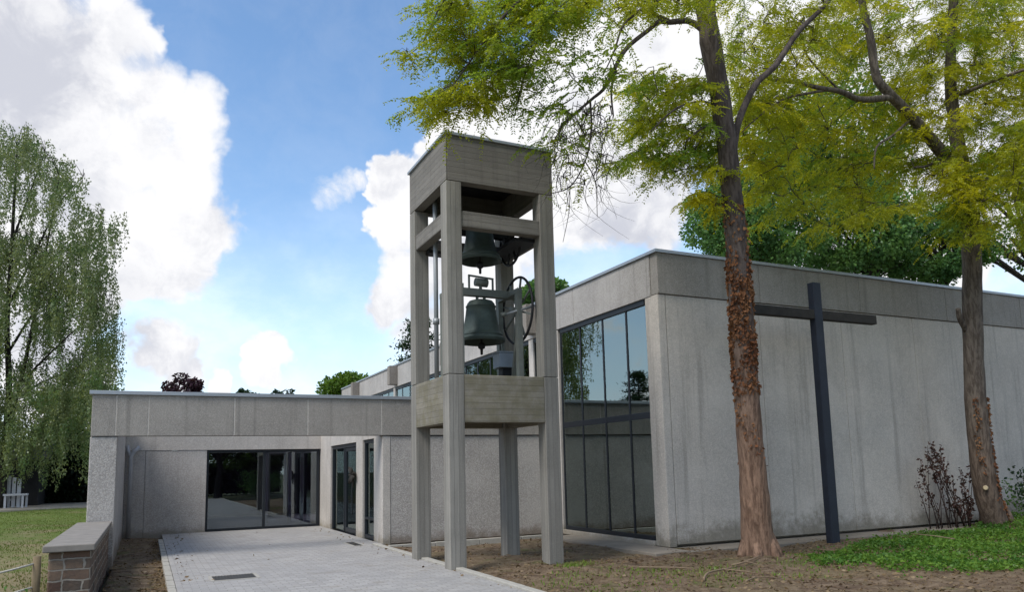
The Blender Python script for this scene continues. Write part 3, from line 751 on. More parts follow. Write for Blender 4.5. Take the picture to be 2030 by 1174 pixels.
def sprays(centres, n_per, spread, rng, trunk_xy, leaflet=(.056, .023), pairs=9, length=.28):
    """feathery compound leaves set along drooping side shoots: each centre carries one shoot"""
    m = len(centres)
    out = centres-np.array([trunk_xy[0], trunk_xy[1], 0]); out[:, 2] = 0
    sd = unit(unit(out)*.9+rng.normal(size=(m, 3))*np.array([.75, .75, .12])+np.array([0, 0, -.12]))
    C_ = np.repeat(centres, n_per, axis=0); S_ = np.repeat(sd, n_per, axis=0); n = len(C_)
    t = rng.uniform(-.35, 1, n)[:, None]; SL = np.repeat(rng.uniform(.35, .8, m), n_per)[:, None]*(spread/.17)
    start = C_ + S_*t*SL + np.array([0, 0, -1])*(t*t*SL*.30) + rng.normal(size=(n, 3))*spread*np.array([.34, .34, .17])
    ax = unit(S_*.75 + rng.normal(size=(n, 3))*np.array([.8, .8, .22]) + np.array([0, 0, -.38]))
    side = unit(np.cross(ax, rng.normal(size=(n, 3))*.28+np.array([0, 0, 1.])))
    L = length*rng.uniform(.6, 1.25, n)[:, None]
    Q = []
    for i in range(pairs):
        t = (i+.6)/pairs
        base = start + ax*L*t + np.array([0, 0, -1])*(L*t*t*.30)
        for s in (-1, 1):
            d = unit(side*s + ax*.5 + rng.normal(size=(n, 3))*.2 + np.array([0, 0, -.2]))
            sc = (1-.35*abs(t-.45))*rng.uniform(.8, 1.2, n)
            Q.append(leaf_quads(base, d, leaflet[0]*sc, leaflet[1]*sc*rng.uniform(.8, 1.3, n), rng, .15))
    return np.concatenate(Q), start

def big_tree(name, label, base, bark, trunk_px, depth, limbs, clusters, seed, hang, group, twig_r=.011):
    rng = npr(seed); rr = random.Random(seed)
    T = thing(name, label, 'tree', tuple(base), group)
    pts, rads = px_path(trunk_px, depth); pts[0] = np.array([base[0], base[1], base[2]-.1])
    sp, sr = smooth_path(pts, rads, 5)
    m = MB(); m.tube(sp, sr, 18, rough=.10, rng=rr)
    for k in range(7):       # root flare
        a = k*math.tau/7+rr.random()*.5; r0 = sr[0]
        m.tube([(base[0]+math.cos(a)*r0*.5, base[1]+math.sin(a)*r0*.5, base[2]+.5), (base[0]+math.cos(a)*r0*.8, base[1]+math.sin(a)*r0*.8, base[2]+.16), (base[0]+math.cos(a)*r0*1.15, base[1]+math.sin(a)*r0*1.15, base[2]-.06)], [.05, .09, .07], 8)
    skel = list(sp[len(sp)//2:])
    for lb in limbs:
        lp, lr = px_path(lb, depth); lp, lr = smooth_path(lp, lr, 5)
        m.tube(lp, lr, 9, rough=.08, rng=rr); skel += list(lp)
    m.build('trunk', bark, T)
    skel = np.array(skel)
    tw = MB(); allc = []; allQ = {}
    for (poly, n, d0, d1, nper, spread, kind) in clusters:
        c = fill(poly, n, d0, d1, rng)
        d2 = ((c[:, None]-skel[None])**2).sum(-1).min(1); order = np.argsort(d2)
        for i in order:
            p = c[i]; w = np.linalg.norm(skel-p, axis=1) + np.maximum(0, p[2]-skel[:, 2])*-.15
            j = int(np.argmin(w)); q = skel[j]; L = np.linalg.norm(p-q)
            if L < .05: continue
            k = max(3, min(9, int(L/.25)+2)); seg = []
            off = rng.normal(size=3)*L*.12 + np.array([0, 0, L*.16])
            for s in range(k+1):
                t = s/k; seg.append(q*(1-t)+p*t + off*math.sin(math.pi*t) + rng.normal(size=3)*.018*(0 < s < k))
            r1 = min(.03, twig_r*(.6+L*.28))
            tw.tube(seg, [r1*(1-.75*s/k)+.0018 for s in range(k+1)], 4, cap=False)
            skel = np.vstack([skel, np.array(seg[1:])])
        Q, st = sprays(c, int(nper*1.5), spread, rng, base[:2])
        allQ.setdefault(kind, []).append(Q)
        for s in st[::3]:
            j = int(np.argmin(np.linalg.norm(c-s, axis=1))); q = c[j]
            mid = (q+s)/2+np.array([0, 0, .04]); tw.tube([q, mid, s], [.0045, .003, .0015], 3, cap=False)
    if hang:
        for q in fill(hang, 75, depth-2.3, depth-.7, rng):
            L = rng.uniform(.35, 1.25); a = rng.normal(size=2)*.30
            pts_ = [q+np.array([a[0]*t*t*L-.06*math.sin(5*t), a[1]*t*t*L, .05-L*t*(1-.25*t)]) for t in np.linspace(0, 1, 7)]
            tw.tube(pts_, [.0055-.0042*k/6 for k in range(7)], 3, cap=False)
            if rng.random() < .6:
                e = pts_[3]; tw.tube([e, e+np.array([rng.normal()*.12, rng.normal()*.12, -.12]), e+np.array([rng.normal()*.22, rng.normal()*.22, -.3])], [.003, .0022, .0012], 3, cap=False)
            j = int(np.argmin(np.linalg.norm(skel-q, axis=1))); tw.tube([skel[j], (skel[j]+q)/2+np.array([0, 0, .05]), q], [.008, .0065, .0055], 4, cap=False)
    tw.build('twigs', 'twig_wood', T)
    for kind, qs in allQ.items():
        Q = np.concatenate(qs)-np.array(base)
        link('crown', quad_mesh('crown', Q, kind), T)
    return T, sp, sr

# --- first tree: leaning trunk in front of the hall
D1 = 12.4; B1 = (9.14, 9.7, .03)
up = lambda pl, dv: [(u, v+dv) for u, v in pl]
t1_trunk = [(1506, 1118, 82), (1503, 1080, 68), (1494, 960, 58), (1485, 850, 54), (1476, 720, 50), (1468, 600, 47), (1460, 480, 45), (1450, 380, 43), (1440, 280, 41), (1424, 170, 40), (1408, 80, 44), (1404, 20, 30), (1412, -60, 27), (1424, -220, 22), (1440, -420, 14), (1450, -600, 6)]
t1_limbs = [
 [(1410, 90, 26), (1390, 20, 24), (1372, -80, 20), (1340, -240, 15), (1290, -420, 8)],
 [(1402, 66, 15), (1368, 42, 12), (1330, 43, 11, -.3), (1306, 43, 10, -.5), (1284, 60, 9, -.7), (1244, 93, 9, -1), (1222, 128, 8, -1.2), (1200, 172, 7, -1.3), (1170, 199, 6, -1.4), (1125, 239, 4.5, -1.5), (1100, 275, 2.5, -1.6)],
 [(1330, 43, 9, -.3), (1306, 32, 8, -.5), (1282, 18, 7, -.7), (1262, 24, 6, -.9), (1233, 55, 5, -1), (1218, 100, 3.5, -1.2), (1195, 150, 2, -1.3)],
 [(1222, 128, 6, -1.2), (1212, 180, 4.5, -1.3), (1216, 230, 3, -1.4)],
 [(1170, 199, 4.5, -1.4), (1172, 260, 4, -1.5), (1160, 320, 3, -1.5), (1130, 370, 2.5, -1.5), (1090, 384, 1.6, -1.5)],
 [(1160, 320, 2.5, -1.5), (1180, 360, 2, -1.5), (1184, 430, 1.2, -1.5)],
 [(1130, 370, 2, -1.5), (1128, 420, 1.5, -1.5), (1116, 480, 1, -1.5)],
 [(1452, 330, 16), (1462, 248, 15, .2), (1497, 169, 14, .5), (1538, 128, 13, .8), (1584, 61, 12, 1.1), (1635, 10, 10, 1.4), (1690, -60, 8, 1.6), (1740, -160, 5, 2)],
 [(1372, -80, 14), (1290, -110, 12, -.6), (1180, -90, 10, -1.2), (1080, -40, 8, -1.7), (1000, 30, 6, -2), (940, 110, 4, -2.1), (890, 180, 2.5, -2.1)],
 [(1180, -90, 8, -1.2), (1060, -120, 7, -1.7), (950, -70, 5, -2), (880, 0, 4, -2.1), (840, 80, 2.5, -2.2), (805, 112, 1.5, -2.2)],
 [(1080, -40, 6, -1.7), (1070, 60, 4, -1.6), (1040, 150, 3, -1.6), (1020, 230, 2, -1.6)],
 [(1408, 210, 6), (1390, 200, 5, -.2), (1340, 215, 4, -.5), (1290, 260, 2.5, -.7)],
 [(1436, 260, 6, -.1), (1400, 250, 5, -.2), (1360, 280, 3, -.3)]]
PA = [(890, -20), (1190, -20), (1130, 50), (1085, 100), (1060, 165), (1000, 200), (960, 210), (930, 200), (905, 165), (920, 115), (885, 70)]
PA2 = [(865, 190), (900, 175), (925, 205), (905, 232), (868, 228)]
PB = [(1010, 190), (1190, 40), (1250, 60), (1230, 170), (1180, 270), (1110, 320), (1060, 250)]
PC = [(1240, 140), (1410, 110), (1432, 330), (1380, 340), (1300, 325), (1240, 290), (1262, 230)]
PD = [(1375, 335), (1435, 320), (1445, 430), (1400, 400)]
PE = [(1180, -20), (1420, -20), (1400, 40), (1330, 25), (1250, 40)]
PF = [(1440, -20), (1660, -20), (1620, 100), (1530, 200), (1460, 260)]
PH = [(1090, 260), (1200, 240), (1210, 330), (1160, 380), (1100, 360)]
big_clusters = [(PA, 62, 9.8, 11.6, 16, .15, 'leaf_locust'), (PA, 34, 9.8, 11.6, 15, .15, 'leaf_green'), (PA2, 9, 10, 10.8, 14, .13, 'leaf_locust'), ([(795, 100), (820, 95), (825, 120), (800, 125)], 2, 10, 10.4, 9, .07, 'leaf_locust'),
 (PB, 44, 10.2, 12, 5, .16, 'leaf_green'), (PC, 38, 12.1, 14.2, 15, .17, 'leaf_locust'), (PC, 22, 12.1, 14.2, 15, .17, 'leaf_green'), (PC, 26, 12.1, 14.2, 14, .17, 'leaf_gold'), (PD, 9, 12, 13, 15, .14, 'leaf_gold'),
 (PE, 30, 11, 13.2, 11, .18, 'leaf_locust'), (PF, 50, 13.4, 16, 14, .2, 'leaf_locust'), (PF, 26, 13.4, 16, 13, .2, 'leaf_gold'), (PH, 16, 10.5, 11.5, 2, .13, 'leaf_locust'),
 ([(820, -420), (1700, -420), (1690, -20), (840, -20)], 80, 9.5, 15, 12, .3, 'leaf_locust')]
HANG1 = [(1060, 220), (1215, 190), (1235, 330), (1190, 380), (1110, 370)]
T1, sp1, sr1 = big_tree('locust_tree', 'leaning tree with a reddish ivy-clad trunk in front of the wall corner', B1, 'bark_red', t1_trunk, D1, t1_limbs, big_clusters, 11, HANG1, 'large trees in front of the hall')
# dry reddish ivy on the trunk
rng = npr(3); iv = []
sp_a = np.array(sp1); sr_a = np.array(sr1)
for k in range(4200):
    z = rng.choice([rng.uniform(2.7, 4.9), rng.uniform(1.5, 5.8), rng.uniform(3.2, 4.6)])
    i = int(np.argmin(np.abs(sp_a[:, 2]-z))); a = rng.uniform(0, math.tau)
    if z < 2.7 and (math.sin(a*2+z*3) < .35): continue
    if math.sin(a*3+z*2.1)+math.sin(z*5.3-a*2)+.9*rng.random() < -.55: continue
    n = np.array([math.cos(a), math.sin(a), 0]); jx = np.interp(z, sp_a[:40, 2], sp_a[:40, 0]); jy = np.interp(z, sp_a[:40, 2], sp_a[:40, 1]); jr = np.interp(z, sp_a[:40, 2], sr_a[:40])
    iv.append((np.array([jx, jy, z])+n*(jr+rng.uniform(-.012, .012)), n*.22+np.array([0, 0, -.9])+rng.normal(size=3)*np.array([.35, .35, .5]), rng.uniform(.03, .085)))
bs = np.array([i[0] for i in iv]); ax = np.array([i[1] for i in iv]); ln = np.array([i[2] for i in iv])
link('ivy', quad_mesh('ivy', leaf_quads(bs, ax, ln, ln*.8, rng, .4)-np.array(B1), 'leaf_ivy'), T1)

# --- second tree: at the wall on the right
D2 = 16.7; B2 = (17.15, 10.75, .1)
t2_trunk = [(1970, 1050, 66), (1956, 980, 56), (1940, 860, 51), (1931, 740, 47), (1928, 600, 45), (1926, 500, 44), (1921, 420, 41), (1908, 340, 37), (1893, 250, 30), (1884, 150, 25), (1890, 0, 20), (1900, -200, 14), (1910, -400, 6)]
t2_limbs = [
 [(1910, 350, 34), (1858, 291, 29, -.3), (1806, 230, 25, -.6), (1768, 190, 22, -.9), (1738, 153, 20, -1), (1726, 77, 18, -1), (1708, 0, 16, -1), (1690, -140, 12, -1.1), (1660, -320, 6, -1.2)],
 [(1770, 192, 15, -.9), (1707, 197, 14, -1.2), (1666, 181, 12, -1.4), (1625, 174, 10, -1.6), (1549, 158, 8, -1.8), (1505, 172, 5, -2), (1470, 200, 3, -2)],
 [(1640, 178, 7, -1.5), (1605, 184, 6, -1.7), (1554, 196, 5, -2), (1505, 230, 4, -2.2), (1470, 262, 2, -2.4)],
 [(1806, 235, 7, -.6), (1770, 268, 6, -.9), (1738, 291, 5, -1.1), (1733, 335, 3, -1.2)],
 [(1870, 310, 7, -.2), (1840, 328, 6, -.5), (1812, 332, 4, -.8)],
 [(1886, 190, 12, 0), (1920, 180, 10, -.4), (1970, 160, 9, -.9), (2040, 135, 8, -1.5), (2120, 120, 5, -2)],
 [(1690, -140, 9, -1.1), (1590, -200, 7, -1.8), (1500, -180, 4, -2.2)],
 [(1666, 181, 5, -1.4), (1600, 110, 4, -1.6), (1590, 60, 2, -1.7)],
 [(1924, 480, 5, 0), (1960, 440, 4, -.5), (2000, 430, 3, -1)],
 [(1915, 655, 14, 0), (1903, 632, 13, -.15), (1899, 612, 11, -.22)]]
PG = [(1660, -20), (2060, -20), (2060, 330), (1990, 340), (1930, 400), (1870, 330), (1810, 350), (1700, 400), (1620, 370), (1560, 300), (1530, 170), (1640, 100)]
PG2 = [(1460, 190), (1560, 170), (1590, 300), (1560, 420), (1510, 460), (1465, 400)]
PG3 = [(1850, 320), (1960, 330), (1950, 470), (1880, 480), (1850, 400)]
PG4 = [(1980, 250), (2060, 240), (2060, 470), (2010, 440)]
c2 = [(PG, 180, 15.9, 19.5, 19, .23, 'leaf_locust'), (PG, 60, 15.9, 19.5, 18, .23, 'leaf_green'), (PG, 165, 15.6, 18.5, 19, .23, 'leaf_gold'), (PG2, 46, 14.6, 17.5, 15, .2, 'leaf_gold'), (PG2, 34, 14.6, 17.5, 15, .2, 'leaf_locust'), (PG3, 34, 15.2, 17.4, 15, .19, 'leaf_gold'), (PG3, 24, 15.2, 17.4, 15, .19, 'leaf_locust'), (PG4, 60, 14, 16.5, 16, .2, 'leaf_locust'),
 ([(1560, 380), (1860, 380), (1700, 460), (1590, 460)], 34, 14.8, 16.5, 12, .2, 'leaf_locust'),
 ([(1500, -420), (2300, -420), (2300, -20), (1550, -20)], 60, 13, 19, 14, .32, 'leaf_locust'), ([(2060, -20), (2300, -20), (2250, 350), (2060, 400)], 40, 13, 18, 14, .3, 'leaf_gold')]
T2, sp2, sr2 = big_tree('locust_tree', 'straight brown-trunked tree close to the wall beside the dry shrub', B2, 'bark_brown', t2_trunk, D2, t2_limbs, c2, 21, None, 'large trees in front of the hall')
# dry creeper and pruning scar
iv = []
for k in range(700):
    z = rng.uniform(.1, 2.9); a = rng.normal(-.9, .35)+.25*math.sin(z*4)+z*.12
    jx = np.interp(z, np.array(sp2)[:40, 2], np.array(sp2)[:40, 0]); jy = np.interp(z, np.array(sp2)[:40, 2], np.array(sp2)[:40, 1]); jr = np.interp(z, np.array(sp2)[:40, 2], np.array(sr2)[:40])
    if z > 1.2 and rng.random() < .55: a = rng.choice([-2.6+.1*math.sin(z*6), -.75])+rng.normal()*.12
    n = np.array([math.cos(a), math.sin(a), 0])
    iv.append((np.array([jx, jy, z])+n*(jr+.012), n*.5+np.array([0, 0, -.8])+rng.normal(size=3)*.5, rng.uniform(.035, .075)))
bs = np.array([i[0] for i in iv]); ax = np.array([i[1] for i in iv]); ln = np.array([i[2] for i in iv])
link('ivy', quad_mesh('ivy', leaf_quads(bs, ax, ln, ln*.7, rng, .4)-np.array(B2), 'leaf_ivy'), T2)
b = MB(); c0 = P(1957, 967, D2); n0 = unit(CAM-c0); n0[2] = 0; c0 = np.array([np.interp(c0[2], np.array(sp2)[:30, 2], np.array(sp2)[:30, 0]), np.interp(c0[2], np.array(sp2)[:30, 2], np.array(sp2)[:30, 1]), c0[2]])
a0 = c0+n0*.27; b.tube([a0, a0+n0*.05], [.055, .04], 10); b.build('pruning_scar', 'pale_cut', T2)

# --- generic broad crowns behind the hall
def broad_tree(name, label, cat_loc, H, RX, RZ, zc, mat, seed, nleaf=26000, leaf=.2, clumps=46, group=None, bark='bark_dark', trunk_r=.25):
    rng = npr(seed); rr = random.Random(seed)
    T = thing(name, label, 'tree', cat_loc, group)
    x, y, z = cat_loc
    m = MB(); top = zc+RZ*.5
    tp = [(x+rr.uniform(-.2, .2)*t*3, y+rr.uniform(-.2, .2)*t*3, top*t-.1) for t in (0, .15, .3, .5, .75, 1)]
    tp, tr = smooth_path(tp, [trunk_r*1.25, trunk_r, trunk_r*.85, trunk_r*.65, trunk_r*.35, .03], 4); m.tube(tp, tr, 10, rough=.1, rng=rr)
    dirs = unit(rng.normal(size=(clumps, 3))); r = rng.uniform(.35, 1, clumps)**.5
    C_ = dirs*r[:, None]*np.array([RX, RX, RZ])*np.where(dirs[:, 2:] < 0, np.array([1, 1, .75]), 1.)*.85 + np.array([x, y, zc])
    tpa = np.array(tp)
    for c in C_:
        zz = max(.25*top, c[2]-np.linalg.norm(c[:2]-np.array([x, y]))*.8); i = int(np.argmin(abs(tpa[:, 2]-zz))); q = tpa[i]
        m.tube([q, (q*.45+c*.55)+np.array([0, 0, .25]), c], [.075*trunk_r/.25, .05*trunk_r/.25, .015], 5, cap=False)
    m.build('trunk', bark, T)
    cr = rng.uniform(.20, .36, clumps)*RX
    idx = rng.choice(clumps, nleaf, p=cr**2/np.sum(cr**2))
    dd = unit(rng.normal(size=(nleaf, 3))); rad_ = rng.uniform(.25, 1, nleaf)**.6
    pos = C_[idx]+dd*(rad_*cr[idx])[:, None]*np.array([1, 1, .7])
    ax = dd*.8+rng.normal(size=(nleaf, 3))*.6+np.array([0, 0, -.35])
    L = leaf*rng.uniform(.6, 1.25, nleaf)
    link('crown', quad_mesh('crown', leaf_quads(pos, ax, L, L*.7, rng, .3)-np.array(cat_loc), mat), T)
    return T
def at(u, v, d): q = P(u, v, d); return (q[0], q[1], -.15), q[2]
GB = 'trees behind the hall'
loc, zc = at(1495, 450, 36); broad_tree('maple_tree', 'dark green leafy tree behind the roof, just right of the hall corner', loc, 0, 3.4, 3.8, zc, 'leaf_maple', 31, 26000, .18, 60, GB)
loc, zc = at(1700, 465, 38); broad_tree('maple_tree', 'bushy mid-green tree rising above the roof between the two trunks', loc, 0, 3.8, 3.6, zc, 'leaf_maple', 32, 28000, .18, 60, GB)
loc, zc = at(1640, 290, 44); broad_tree('maple_tree', 'tall dark tree farthest back behind the hall roof', loc, 0, 5.5, 4.2, zc, 'leaf_maple', 37, 17000, .24, 50, GB)
loc, zc = at(2030, 420, 40); broad_tree('maple_tree', 'open-crowned tree with dark bare limbs behind the right end of the roof', loc, 0, 5.2, 4.4, zc, 'leaf_maple', 33, 11000, .2, 40, GB, trunk_r=.4)
loc, zc = at(1850, 500, 39); broad_tree('maple_tree', 'low green tree behind the roof next to the right trunk', loc, 0, 2.8, 2.6, zc, 'leaf_maple', 34, 20000, .16, 40, GB)
loc, zc = at(1090, 600, 40); broad_tree('round_tree', 'green tree peeking over the hall roof right of the tower', loc, 0, 1.9, 1.35, zc, 'leaf_maple', 35, 9000, .2, 26, GB)
loc, zc = at(725, 785, 60); broad_tree('round_tree', 'light green tree beyond the far end of the hall roof', loc, 0, 3.7, 2.1, zc, 'leaf_lime', 36, 16000, .26, 34, GB)
loc, zc = at(360, 790, 55); broad_tree('purple_tree', 'small purple-leaved tree showing above the low roof', loc, 0, 1.7, 1.8, zc, 'leaf_purple', 38, 2800, .26, 24, GB)
loc, zc = at(497, 792, 62); broad_tree('round_tree', 'distant treetop just showing over the middle of the low roof', loc, 0, 1.3, .8, zc, 'leaf_pine', 39, 2500, .25, 14, GB)
loc, zc = at(570, 792, 62); broad_tree('round_tree', 'distant ragged treetop over the low roof, nearer the tower', loc, 0, 1.1, 1.15, zc, 'leaf_pine', 40, 1500, .25, 14, GB)
# --- a pine seen through the tower
loc, zc = at(830, 690, 48); PT = thing('pine_tree', 'layered blue-green pine behind the hall, seen past the tower', 'tree', loc, GB)
rng = npr(41); x, y, z = loc; topz = zc+1.6
m = MB(); m.tube([(x, y, z), (x+.1, y, zc*.6), (x, y, topz)], [.22, .15, .03], 8)
pos, axs = [], []
for k in range(34):
    zz = rng.uniform(zc-3.5, topz); a = rng.uniform(0, math.tau); L = (topz-zz)*.42+.5*rng.uniform(.5, 1.2)
    e = np.array([x+math.cos(a)*L, y+math.sin(a)*L, zz+.15]); s = np.array([x, y, zz]); m.tube([s, (s+e)/2+np.array([0, 0, -.05]), e], [.05, .035, .012], 4, cap=False)
    n = 170; t = rng.uniform(.25, 1.05, n)[:, None]
    pos.append(s*(1-t)+e*t+rng.normal(size=(n, 3))*np.array([.28, .28, .14])); axs.append(rng.normal(size=(n, 3))+np.array([0, 0, .4]))
m.build('trunk', 'bark_dark', PT); pos = np.concatenate(pos); axs = np.concatenate(axs); L = rng.uniform(.15, .3, len(pos))
link('crown', quad_mesh('crown', leaf_quads(pos, axs, L, L*.4, rng)-np.array(loc), 'leaf_pine'), PT)

# --- weeping birch on the left
rng = npr(51); rr = random.Random(51)
D3 = 41.; bb = P(4, 998, D3); bb[2] = 0
BI = thing('birch_tree', 'tall weeping birch with hanging strands at the left of the lawn', 'tree', tuple(bb))
m = MB()
tp, tr = px_path([(4, 1000, 22), (8, 900, 18), (18, 780, 15), (14, 640, 13), (22, 520, 10), (28, 400, 7), (34, 290, 3)], D3); tp[0][2] = -.1
tp, tr = smooth_path(tp, tr, 5); m.tube(tp, tr, 10, rough=.12, rng=rr); skel = list(tp)
for lb in ([(14, 860, 12), (40, 760, 10, -1), (62, 660, 8, -1.5), (80, 560, 6, -1.8), (100, 450, 4, -2), (118, 350, 2, -2)], [(16, 700, 7), (60, 630, 6, 1), (110, 560, 4, 2), (160, 500, 3, 2.5), (205, 440, 2, 3)],
           [(20, 600, 7), (70, 500, 5, -1), (120, 400, 3, -2), (165, 350, 2, -2.5)], [(24, 480, 6), (60, 380, 4, .5), (90, 300, 2, 1)], [(10, 680, 7), (-60, 560, 5, -1), (-140, 450, 3, -2)], [(20, 520, 6), (-40, 400, 4, 1), (-90, 330, 2, 2)],
           [(40, 760, 7, -1), (100, 700, 5, -2.5), (165, 640, 3, -3.5), (215, 600, 2, -4)], [(12, 800, 6), (80, 760, 5, 1.5), (150, 730, 3, 2.5), (205, 700, 2, 3)], [(10, 820, 6), (-80, 740, 4, -1), (-160, 660, 2, -2)]):
    lp, lr = px_path(lb, D3); lp, lr = smooth_path(lp, lr, 4); m.tube(lp, lr, 6); skel += list(lp)
poly = [(-190, 300), (-90, 256), (0, 246), (30, 250), (75, 258), (120, 310), (155, 345), (192, 388), (232, 425), (222, 500), (214, 560), (224, 640), (220, 740), (212, 830), (120, 860), (-190, 860)]
cen = fill(poly, 500, 36.5, 45.5, rng)
st = np.repeat(cen, 8, axis=0)+np.clip(rng.normal(size=(len(cen)*8, 3)), -1.6, 1.6)*np.array([.40, .40, .3])
keep = []
for s in st:
    c = MROT@(s-CAM); u, v = FPX*c[0]/c[2]+CX, FPX*c[1]/c[2]+CY
    gap = ((u-38)/34)**2+((v-655)/55)**2 < 1 or ((u-95)/26)**2+((v-690)/30)**2 < 1 or ((u-150)/30)**2+((v-590)/26)**2 < 1 or ((u-60)/30)**2+((v-790)/22)**2 < 1
    if (not gap or rng.random() < .12) and (v > 470 or rng.random() < .62): keep.append(s)
st = np.array(keep); Q = []; skel = np.array(skel)
for s in st:
    c = MROT@(s-CAM); v = FPX*c[1]/c[2]+CY
    L = rng.uniform(.7, 2.6)*(1.15 if v > 500 else .8); n = int(33*L)
    t = rng.uniform(0, 1, n)[:, None]; dr = np.clip(rng.normal(size=2), -1.5, 1.5)*.15
    base = s+np.concatenate([dr[0]*t, dr[1]*t, -L*t], 1)+rng.normal(size=(n, 3))*np.array([.075, .075, .02])
    lx = rng.normal(size=(n, 3))*.5+np.array([0, 0, -1]); ll = rng.uniform(.09, .15, n)
    Q.append(leaf_quads(base, lx, ll, ll*.62, rng, .2))
    if rng.random() < .4 and np.min(np.linalg.norm(skel-s, axis=1)) < 1.6:
        j = int(np.argmin(np.linalg.norm(skel-s, axis=1)+np.maximum(0, s[2]-skel[:, 2])*.3)); q = skel[j]
        m.tube([q, (q+s)/2+np.array([0, 0, .35]), s, s+np.array([dr[0], dr[1], -L])], [.016, .012, .008, .004], 3, cap=False)
m.build('trunk', 'bark_dark', BI)
link('crown', quad_mesh('crown', np.concatenate(Q)-bb, 'leaf_birch'), BI)
copy_thing(PT, (-18.5, 51, -.15), 'dark pine beyond the left edge, mirrored low in the glazed hall corner', .7, (1, 1, .82))

loc, zc = at(165, 850, 49); broad_tree('round_tree', 'dense dark green tree standing behind the birch at the corner of the low wing', loc, 0, 3.1, 3.9, zc, 'leaf_maple', 44, 26000, .2, 50, GB)
# --- dark hedge beyond the lawn
rng = npr(61); n = 30000; hx0, hx1, hy0, hy1, hz = -14., 1.5, 55.2, 57.6, 3.6
HG = thing('hedge', 'dark tall hedge at the far edge of the lawn', 'hedge', (-6, 56.4, 0))
pos = np.stack([rng.uniform(hx0, hx1, n), rng.choice([hy0, hy1], n)+rng.normal(size=n)*.25, rng.uniform(0, 1, n)**.9*hz+rng.normal(size=n)*.2], 1)
tp_ = rng.random(n) < .25; pos[tp_, 1] = rng.uniform(hy0, hy1, tp_.sum()); pos[tp_, 2] = hz+rng.normal(size=tp_.sum())*.22
L = rng.uniform(.15, .3, n)
link('foliage', quad_mesh('foliage', leaf_quads(pos, rng.normal(size=(n, 3)), L, L*.7, rng)-np.array([-6, 56.4, 0]), 'leaf_hedge'), HG)
m = MB()
for k in range(24): xk = hx0+(hx1-hx0)*(k+.5)/24; m.tube([(xk, 56.4, -.1), (xk+rr.uniform(-.2, .2), 56.4, hz*.9)], [.07, .03], 6)
m.box(hx0, hx1, 55.7, 57.1, 0, hz-.3); m.build('stems', 'bark_dark', HG)

# --- dry shrub by the wall, green bush and the ground plants
rng = npr(71)
DS = thing('dry_shrub', 'withered brown shrub with upright seed stems against the grey wall', 'shrub', (16.1, 11.2, .05))
m = MB(); pos, axs = [], []
for k in range(32):
    u = rng.uniform(1815, 1925); bx = 15.5+rng.random()*1.4; hgt = rng.choice([rng.uniform(.5, 1.0), rng.uniform(.9, 1.35), rng.uniform(1.2, 1.95)])
    lean = rng.normal()*.16-.05; s = np.array([bx, 11.2+rng.normal()*.08, .0]); e = s+np.array([lean*hgt*1.4-.1*(hgt > 1.2), rng.normal()*.06, hgt])
    mid = (s+e)/2+np.array([-lean*.12, 0, 0]); m.tube([s, mid, e], [.011, .008, .004], 5)
    n = int(16+26*rng.random()); t = rng.uniform(.35 if hgt < 1.2 else .6, 1, n)[:, None]
    if hgt > 1.2: t = 1-(1-t)*rng.uniform(.3, 1)
    pos.append((s*(1-t)**2+2*mid*t*(1-t)+e*t*t)+rng.normal(size=(n, 3))*np.array([.022, .022, .02])); axs.append(rng.normal(size=(n, 3))+np.array([0, 0, .6]))
m.build('stems', 'dead_stem', DS); pos = np.concatenate(pos); axs = np.concatenate(axs); L = rng.uniform(.045, .10, len(pos))
link('seed_heads', quad_mesh('seed_heads', leaf_quads(pos, axs, L, L*.6, rng, .5)-np.array([16.1, 11.2, .05]), 'seed_head'), DS)
def bush(label, loc, rx, h, mat, seed, n, leaf, stems=10):
    rng = npr(seed); B = thing('bush', label, 'bush', loc); m = MB(); ps, axs = [], []
    for k in range(stems):
        a = rng.uniform(0, math.tau); r = rx*rng.uniform(.2, 1); e = np.array([math.cos(a)*r, math.sin(a)*r, h*rng.uniform(.4, 1)])+np.array(loc)
        s = np.array(loc)+np.array([0, 0, -.05]); mid = (s+e)/2+np.array([0, 0, h*.2]); m.tube([s, mid, e], [.014, .009, .004], 5)
        q = n//stems; t = rng.uniform(.3, 1.05, q)[:, None]
        ps.append(s*(1-t)**2+2*mid*t*(1-t)+e*t*t+rng.normal(size=(q, 3))*leaf*1.1); axs.append(rng.normal(size=(q, 3))+np.array([0, 0, -.3]))
    m.build('stems', 'dead_stem', B); ps = np.concatenate(ps); axs = np.concatenate(axs); L = leaf*rng.uniform(.6, 1.2, len(ps))
    link('foliage', quad_mesh('foliage', leaf_quads(ps, axs, L, L*.65, rng, .3)-np.array(loc), mat), B); return B
bush('dark green spreading bush at the right edge beside the tree foot', (18.7, 10.5, .15), .95, .75, 'leaf_maple', 72, 2600, .075, 26)
bs_ = P(2030, 960, 17.2); bush('dark leafy spray arching in at the right edge of the wall', (bs_[0]+.25, bs_[1], .1), .6, 1.35, 'leaf_pine', 73, 500, .09, 7)

def ground_pts(poly, n, rng):
    p = np.array(poly); out = []
    while len(out) < n:
        q = rng.uniform(p.min(0), p.max(0), size=(n*2, 2)); q = q[in_poly(q, poly)]; out += list(q)
    q = np.array(out[:n]); return q
def zg(q): return np.array([ground_h(a, b_) for a, b_ in q])
